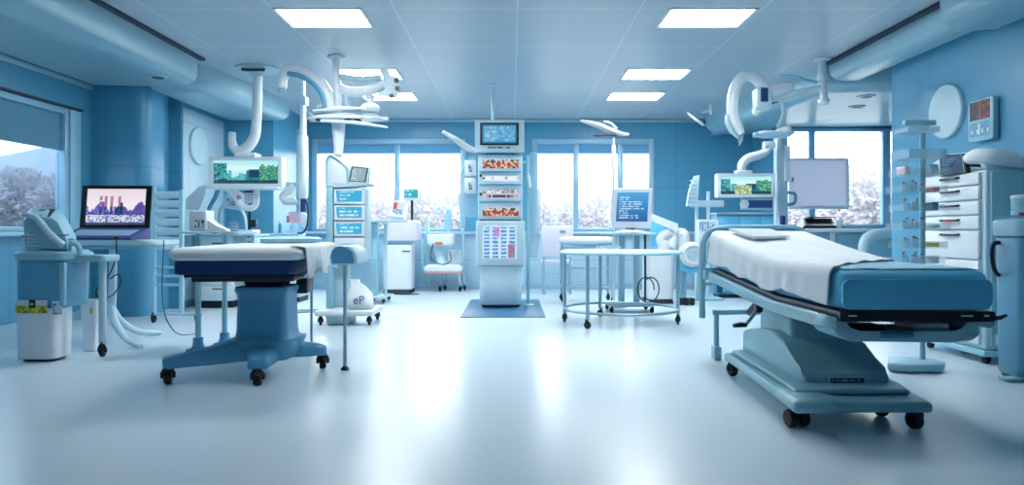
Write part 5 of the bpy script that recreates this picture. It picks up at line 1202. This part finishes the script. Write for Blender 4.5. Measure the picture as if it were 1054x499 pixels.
tag(MB().lathe([(.04, 1.097), (.045, 1.10), (.055, 1.23), (.05, 1.23), (.042, 1.11), (.001, 1.108)], (5.19, 11.08, 0), 24).build('drinking_glass', M['frost'], (5.19, 11.08, 1.097)), 'small clear glass standing in front of the black printer', 'glass')
t = Thing('rail_stand', 'white bent tube arm rest on a floor stand right of the bed, before the counter', 'stand', (4.53, 9.0, 0))
w = lambda px, py, y=9.0: W(px, py, y)
t.part('tube', MB().tube([(XX(889, 9), 9.0, .03), w(889, 270), w(889, 256), w(892, 247), w(899, 242), w(910, 240), w(922, 240), w(926, 243)], [.05, .055, .07, .075, .075, .07, .06, .04], 14, smooth=4), M['pale'])
t.part('foot', MB().lathe([(.2, .002), (.2, .018), (.06, .03)], (XX(889, 9), 9.0, 0), 28), M['ice'])

# ================================================================ tall drawer cabinet on the right
t = Thing('drawer_cabinet', 'tall pale drawer cabinet with a domed hood and tilted dark monitor against the right wall', 'cabinet', (3.72, 6.0, 0))
CX0, CX1, CY0, CY1 = 3.74, 4.14, 5.52, 6.36
t.part('body', MB().box2((CX0, CY0, .11), (CX1, CY1, 1.54), .02, seg=3), M['pale'])
t.part('front_panel', MB().box2((CX0 + .03, CY0 - .02, .13), (CX1 - .03, CY0 - .001, 1.52), .012), M['ice'])
zs = [.14, .36, .60, .82, 1.06, 1.18, 1.30, 1.42, 1.53]
for k in range(len(zs) - 1):
    d = t.part('drawer', MB().box2((CX0 - .028, CY0 + .05, zs[k] + .006), (CX0 - .001, CY1 - .02, zs[k + 1] - .006), .01), M['white'])
    if k > 2: t.part('pull', MB().tube([(CX0 - .029, 5.80, zs[k + 1] - .035), (CX0 - .05, 5.81, zs[k + 1] - .04), (CX0 - .05, 6.03, zs[k + 1] - .04), (CX0 - .029, 6.04, zs[k + 1] - .035)], .009, 8), M['dark'], d)
    if k == 4: t.part('red_label', MB().box((CX0 - .055, 5.92, zs[k + 1] - .04), (.014, .08, .022), .003), mat('red_label', srgb(206, 60, 76), .5), d)
hd_ = [(CY1 - .04, 1.541), (CY1 - .04, 1.62), (6.18, 1.68), (5.95, 1.71), (5.72, 1.70), (5.56, 1.64), (CY0 + .005, 1.57), (CY0 + .005, 1.541)]
ho = t.part('hood', MB().prism(hd_, 'x', CX0 - .01, CX1 - .02, .04, seg=4), M['pale'], sharp=40)
t.part('hood_shell', MB().tube([(CX0 - .02, 5.70, 1.64), (CX0 - .01, 5.60, 1.655), (CX0 + .06, 5.52, 1.64), (CX0 + .2, 5.50, 1.61), (CX1 - .06, 5.51, 1.57)], [.045, .06, .065, .055, .025], 14, smooth=4), M['white'], ho)
q = [W(967, 160, 6.02), W(992, 158, 5.70), W(995, 178, 5.70), W(968, 182, 6.02)]
mo = t.part('monitor', MB().plate(q, .035), M['black'], ho)
ce = sum(q, Vector()) / 4; nn = (q[3] - q[0]).cross(q[1] - q[0]).normalized() * .004
if nn.y > 0: nn = -nn
screen(t, 'monitor_screen', [ce + (p - ce) * .86 + nn for p in q], 18, 14, lambda u, v: txt(u, v, 14, 7, (24, 60, 92), (60, 116, 146), .4, 6), M['screen'], mo, th=.002)
t.part('skirt', MB().box2((CX0 - .03, CY0 - .02, .06), (CX1, CY1, .109), .012), M['ice'])
for x, y in ((CX0 + .03, CY0 + .04), (CX1 - .06, CY0 + .04), (CX0 + .03, CY1 - .06), (CX1 - .06, CY1 - .06)): caster(t, x, y, .030, .04, .1, None, .001)
t.part('side_socket', MB().box2((3.80, CY0 - .026, .16), (3.86, CY0 - .0205, .24), .002), M['white'])

# wall control unit
t = Thing('control_unit', 'grey control unit with a dark red glowing display high on the right blue wall', 'control unit', (4.299, 6.33, 2.05))
t.part('wall_mount', MB().box2((4.292, 6.22, 1.92), (4.299, 6.44, 2.2)), M['dark'])
t.part('body', MB().prism([(a, b) for a, b in rrect(.34, .38, .03, 4, 6.33, 2.06)], 'x', 4.235, 4.291, .012), M['ice'])
def redui(u, v):
    if abs(u - .5) < .05: return (120, 50, 44)
    k = hsh(int(u * 16), int(v * 12), 2)
    if u < .45: return (30, 30, 52) if k < .8 else (90, 40, 42)
    return (60, 24, 28) if k < .55 else (120, 52, 38) if k < .75 else (24, 20, 30)
screen(t, 'display', [(4.232, 6.47, 2.23), (4.232, 6.19, 2.23), (4.232, 6.19, 2.06), (4.232, 6.47, 2.06)], 20, 14, redui, M['screen'], None, th=.002)
def btn(u, v):
    if abs(u - .45) < .05 and .05 < v < .9: return (240, 246, 250)
    return (214, 228, 238) if (int(u * 12) % 3 == 1 and .5 < v < .85) else (120, 164, 190)
screen(t, 'button_panel', [(4.232, 6.47, 2.04), (4.232, 6.19, 2.04), (4.232, 6.19, 1.91), (4.232, 6.47, 1.91)], 24, 10, btn, M['print'], None, th=.002)

# pedal bin with things on top
t = Thing('pedal_bin', 'tall blue pedal bin with a black loop handle at the right edge', 'bin', (3.77, 5.0, 0))
bl = lambda L: [[(x, y, z) for x, y in rrect(w_, d_, r_, 5, 3.77, 4.99)] for z, w_, d_, r_ in L]
t.part('body', MB().loft(bl([(.03, .44, .26, .05), (.04, .46, .28, .06), (1.0, .49, .29, .06), (1.01, .47, .27, .06)])), M['blue'], sharp=50)
t.part('lid', MB().loft(bl([(1.011, .48, .28, .06), (1.02, .52, .32, .07), (1.12, .53, .33, .07), (1.14, .50, .30, .07)])), M['ice'], sharp=50)
t.part('handle', MB().tube([(3.525, 5.06, .97), (3.49, 5.06, .96), (3.475, 5.06, .93), (3.475, 5.06, .84), (3.495, 5.06, .76), (3.525, 5.06, .73)], .015, 10, smooth=4), M['black'])
t.part('foot', MB().loft(bl([(.002, .42, .24, .05), (.029, .44, .26, .05)])), M['dark'])
t.part('pedal', MB().box2((3.44, 4.85, .012), (3.58, 4.95, .03), .006), M['ice'])
t = Thing('specimen_tray', 'shallow clear tray with red contents on top of the blue pedal bin', 'tray', (3.7, 5.0, 1.141))
t.part('tray', MB().box2((3.53, 4.87, 1.142), (3.95, 5.12, 1.16), .006), M['clear'])
t.part('red_vial', MB().tube([(3.56, 4.91, 1.172), (3.66, 4.93, 1.172)], .011, 10), mat('red_vial', srgb(196, 60, 90), .4))
t = Thing('canister', 'pale ribbed canister standing on the tray on the blue pedal bin', 'canister', (3.67, 5.02, 1.161))
t.part('body', MB().lathe([(.07, 1.162), (.075, 1.165), (.075, 1.20), (.07, 1.205), (.075, 1.21), (.075, 1.25), (.07, 1.255), (.074, 1.26), (.074, 1.285)], (3.67, 5.02, 0), 26), M['paletop'])
t.part('lid', MB().lathe([(.078, 1.286), (.078, 1.305), (.06, 1.312), (.001, 1.313)], (3.67, 5.02, 0), 26), M['white'])

# ================================================================ supply stand with clear trays
t = Thing('supply_stand', 'slim pole stand with stacked clear supply trays left of the tall drawer cabinet', 'stand', (3.14, 5.38, 0))
PX, PY = 3.145, 5.36
t.part('pole', MB().cyl((PX, PY, .07), (PX, PY, 1.86), .020, seg=14), M['ice'])
t.part('base', MB().prism([(2.80, 5.22), (2.92, 5.14), (3.18, 5.16), (3.26, 5.26), (3.24, 5.46), (2.96, 5.50)], 'z', .012, .07, .018, seg=3), M['ice'])
for x, y in ((2.95, 5.3), (3.15, 5.4)): t.part('glide', MB().lathe([(.03, .001), (.03, .011)], (x, y, 0), 14), M['dark'])
def tray(z, x0, x1, d=.26, h=.05, m='clear'):
    o = t.part('tray', MB().box2((x0, PY - d / 2, z), (x1, PY + d / 2, z + .008), .002), M[m])
    for nm, a, b in (('tray_wall', (x0, PY - d / 2), (x1, PY - d / 2 + .004)), ('tray_wall', (x0, PY + d / 2 - .004), (x1, PY + d / 2)), ('tray_end', (x0, PY - d / 2 + .005), (x0 + .004, PY + d / 2 - .005)), ('tray_end', (x1 - .004, PY - d / 2 + .005), (x1, PY + d / 2 - .005))):
        t.part(nm, MB().box2((a[0], a[1], z + .009), (b[0], b[1], z + .009 + h)), M[m], o)
    return o
TZ = [.80, .92, 1.06, 1.20, 1.34, 1.47, 1.60, 1.80]
for k, z in enumerate(TZ):
    if k == 7: tray(z, 2.98, 3.22, .2, .03, 'frost')
    elif k == 6: tray(z, 2.97, 3.25, .26, .06, 'frost')
    else: tray(z, 2.93 + .02 * (k % 2), 3.24 + .02 * (k % 3), .26, .045)
t.part('top_bar', MB().box2((3.0, PY - .02, 1.862), (3.24, PY + .02, 1.90), .006), M['ice'])
cols = {'red': mat('red_cap', srgb(206, 80, 84), .4), 'clear': M['white'], 'amber': mat('amber_glass', srgb(196, 140, 90), .3), 'teal': mat('teal_cap', srgb(60, 130, 160), .4)}
names = ['lowest', 'second', 'third', 'fourth', 'fifth']
def vial(x, y, z, h, cap, label, grp):
    t2 = Thing('vial', label, 'vial', (x, y, z), grp)
    t2.part('glass', MB().lathe([(.012, 0), (.015, .003), (.015, h * .72), (.008, h * .8), (.008, h * .84)], (x, y, z), 12), M['frost'])
    t2.part('cap', MB().lathe([(.010, h * .845), (.011, h * .85), (.011, h), (.008, h * 1.02)], (x, y, z), 12), cols[cap])
caps = ['red', 'clear', 'red', 'amber', 'teal', 'red']
for k in range(5):
    for j in range(5):
        x = 2.962 + .034 * j + .008 * (k % 2)
        if abs(x - PX) < .045: continue
        cap = caps[(j + 2 * k) % 6]
        vial(x, PY - .07 + .02 * (j % 2), TZ[k] + .0095, .085 - .012 * ((j + k) % 3), cap, 'small clear vials with coloured caps on the %s tray of the supply stand' % names[k], 'vials on the %s supply tray' % names[k])
for x, z, c, lab in ((3.205, TZ[1], srgb(214, 206, 70), 'yellow-green packet on the second tray of the supply stand'), (3.21, TZ[2], srgb(226, 236, 244), 'white packet right of the pole on the third supply tray'), (3.21, TZ[4], srgb(220, 120, 110), 'coral packet right of the pole on the fifth supply tray')):
    tag(MB().box2((x - .03, PY - .08, z + .0095), (x + .022, PY + .06, z + .045), .006).build('packet', mat('packet_film', c, .4), (x, PY, z + .0095)), lab, 'packet')
for x, y, z, w_, h_, c, lab in ((2.985, -.02, TZ[5], .04, .06, srgb(226, 196, 200), 'pale pink carton left of the pole on the sixth tray of the supply stand'), (3.205, .0, TZ[5], .06, .075, srgb(206, 224, 236), 'pale blue carton right of the pole on the sixth tray of the supply stand'),
                            (3.205, .0, TZ[0], .06, .05, srgb(236, 240, 244), 'white carton on the lowest tray of the supply stand'), (3.208, .0, TZ[3], .05, .06, srgb(60, 110, 146), 'dark blue carton right of the pole on the fourth supply tray')):
    t2 = Thing('carton', lab, 'carton', (x, PY + y, z + .0095))
    t2.part('box', MB().box2((x - w_ / 2, PY + y - .06, z + .0095), (x + w_ / 2, PY + y + .06, z + .0095 + h_), .003), mat('carton_card', c, .6))
    t2.part('flap', MB().box2((x - w_ / 2 + .004, PY + y - .056, z + .010 + h_), (x + w_ / 2 - .004, PY + y + .056, z + .013 + h_)), M['white'])
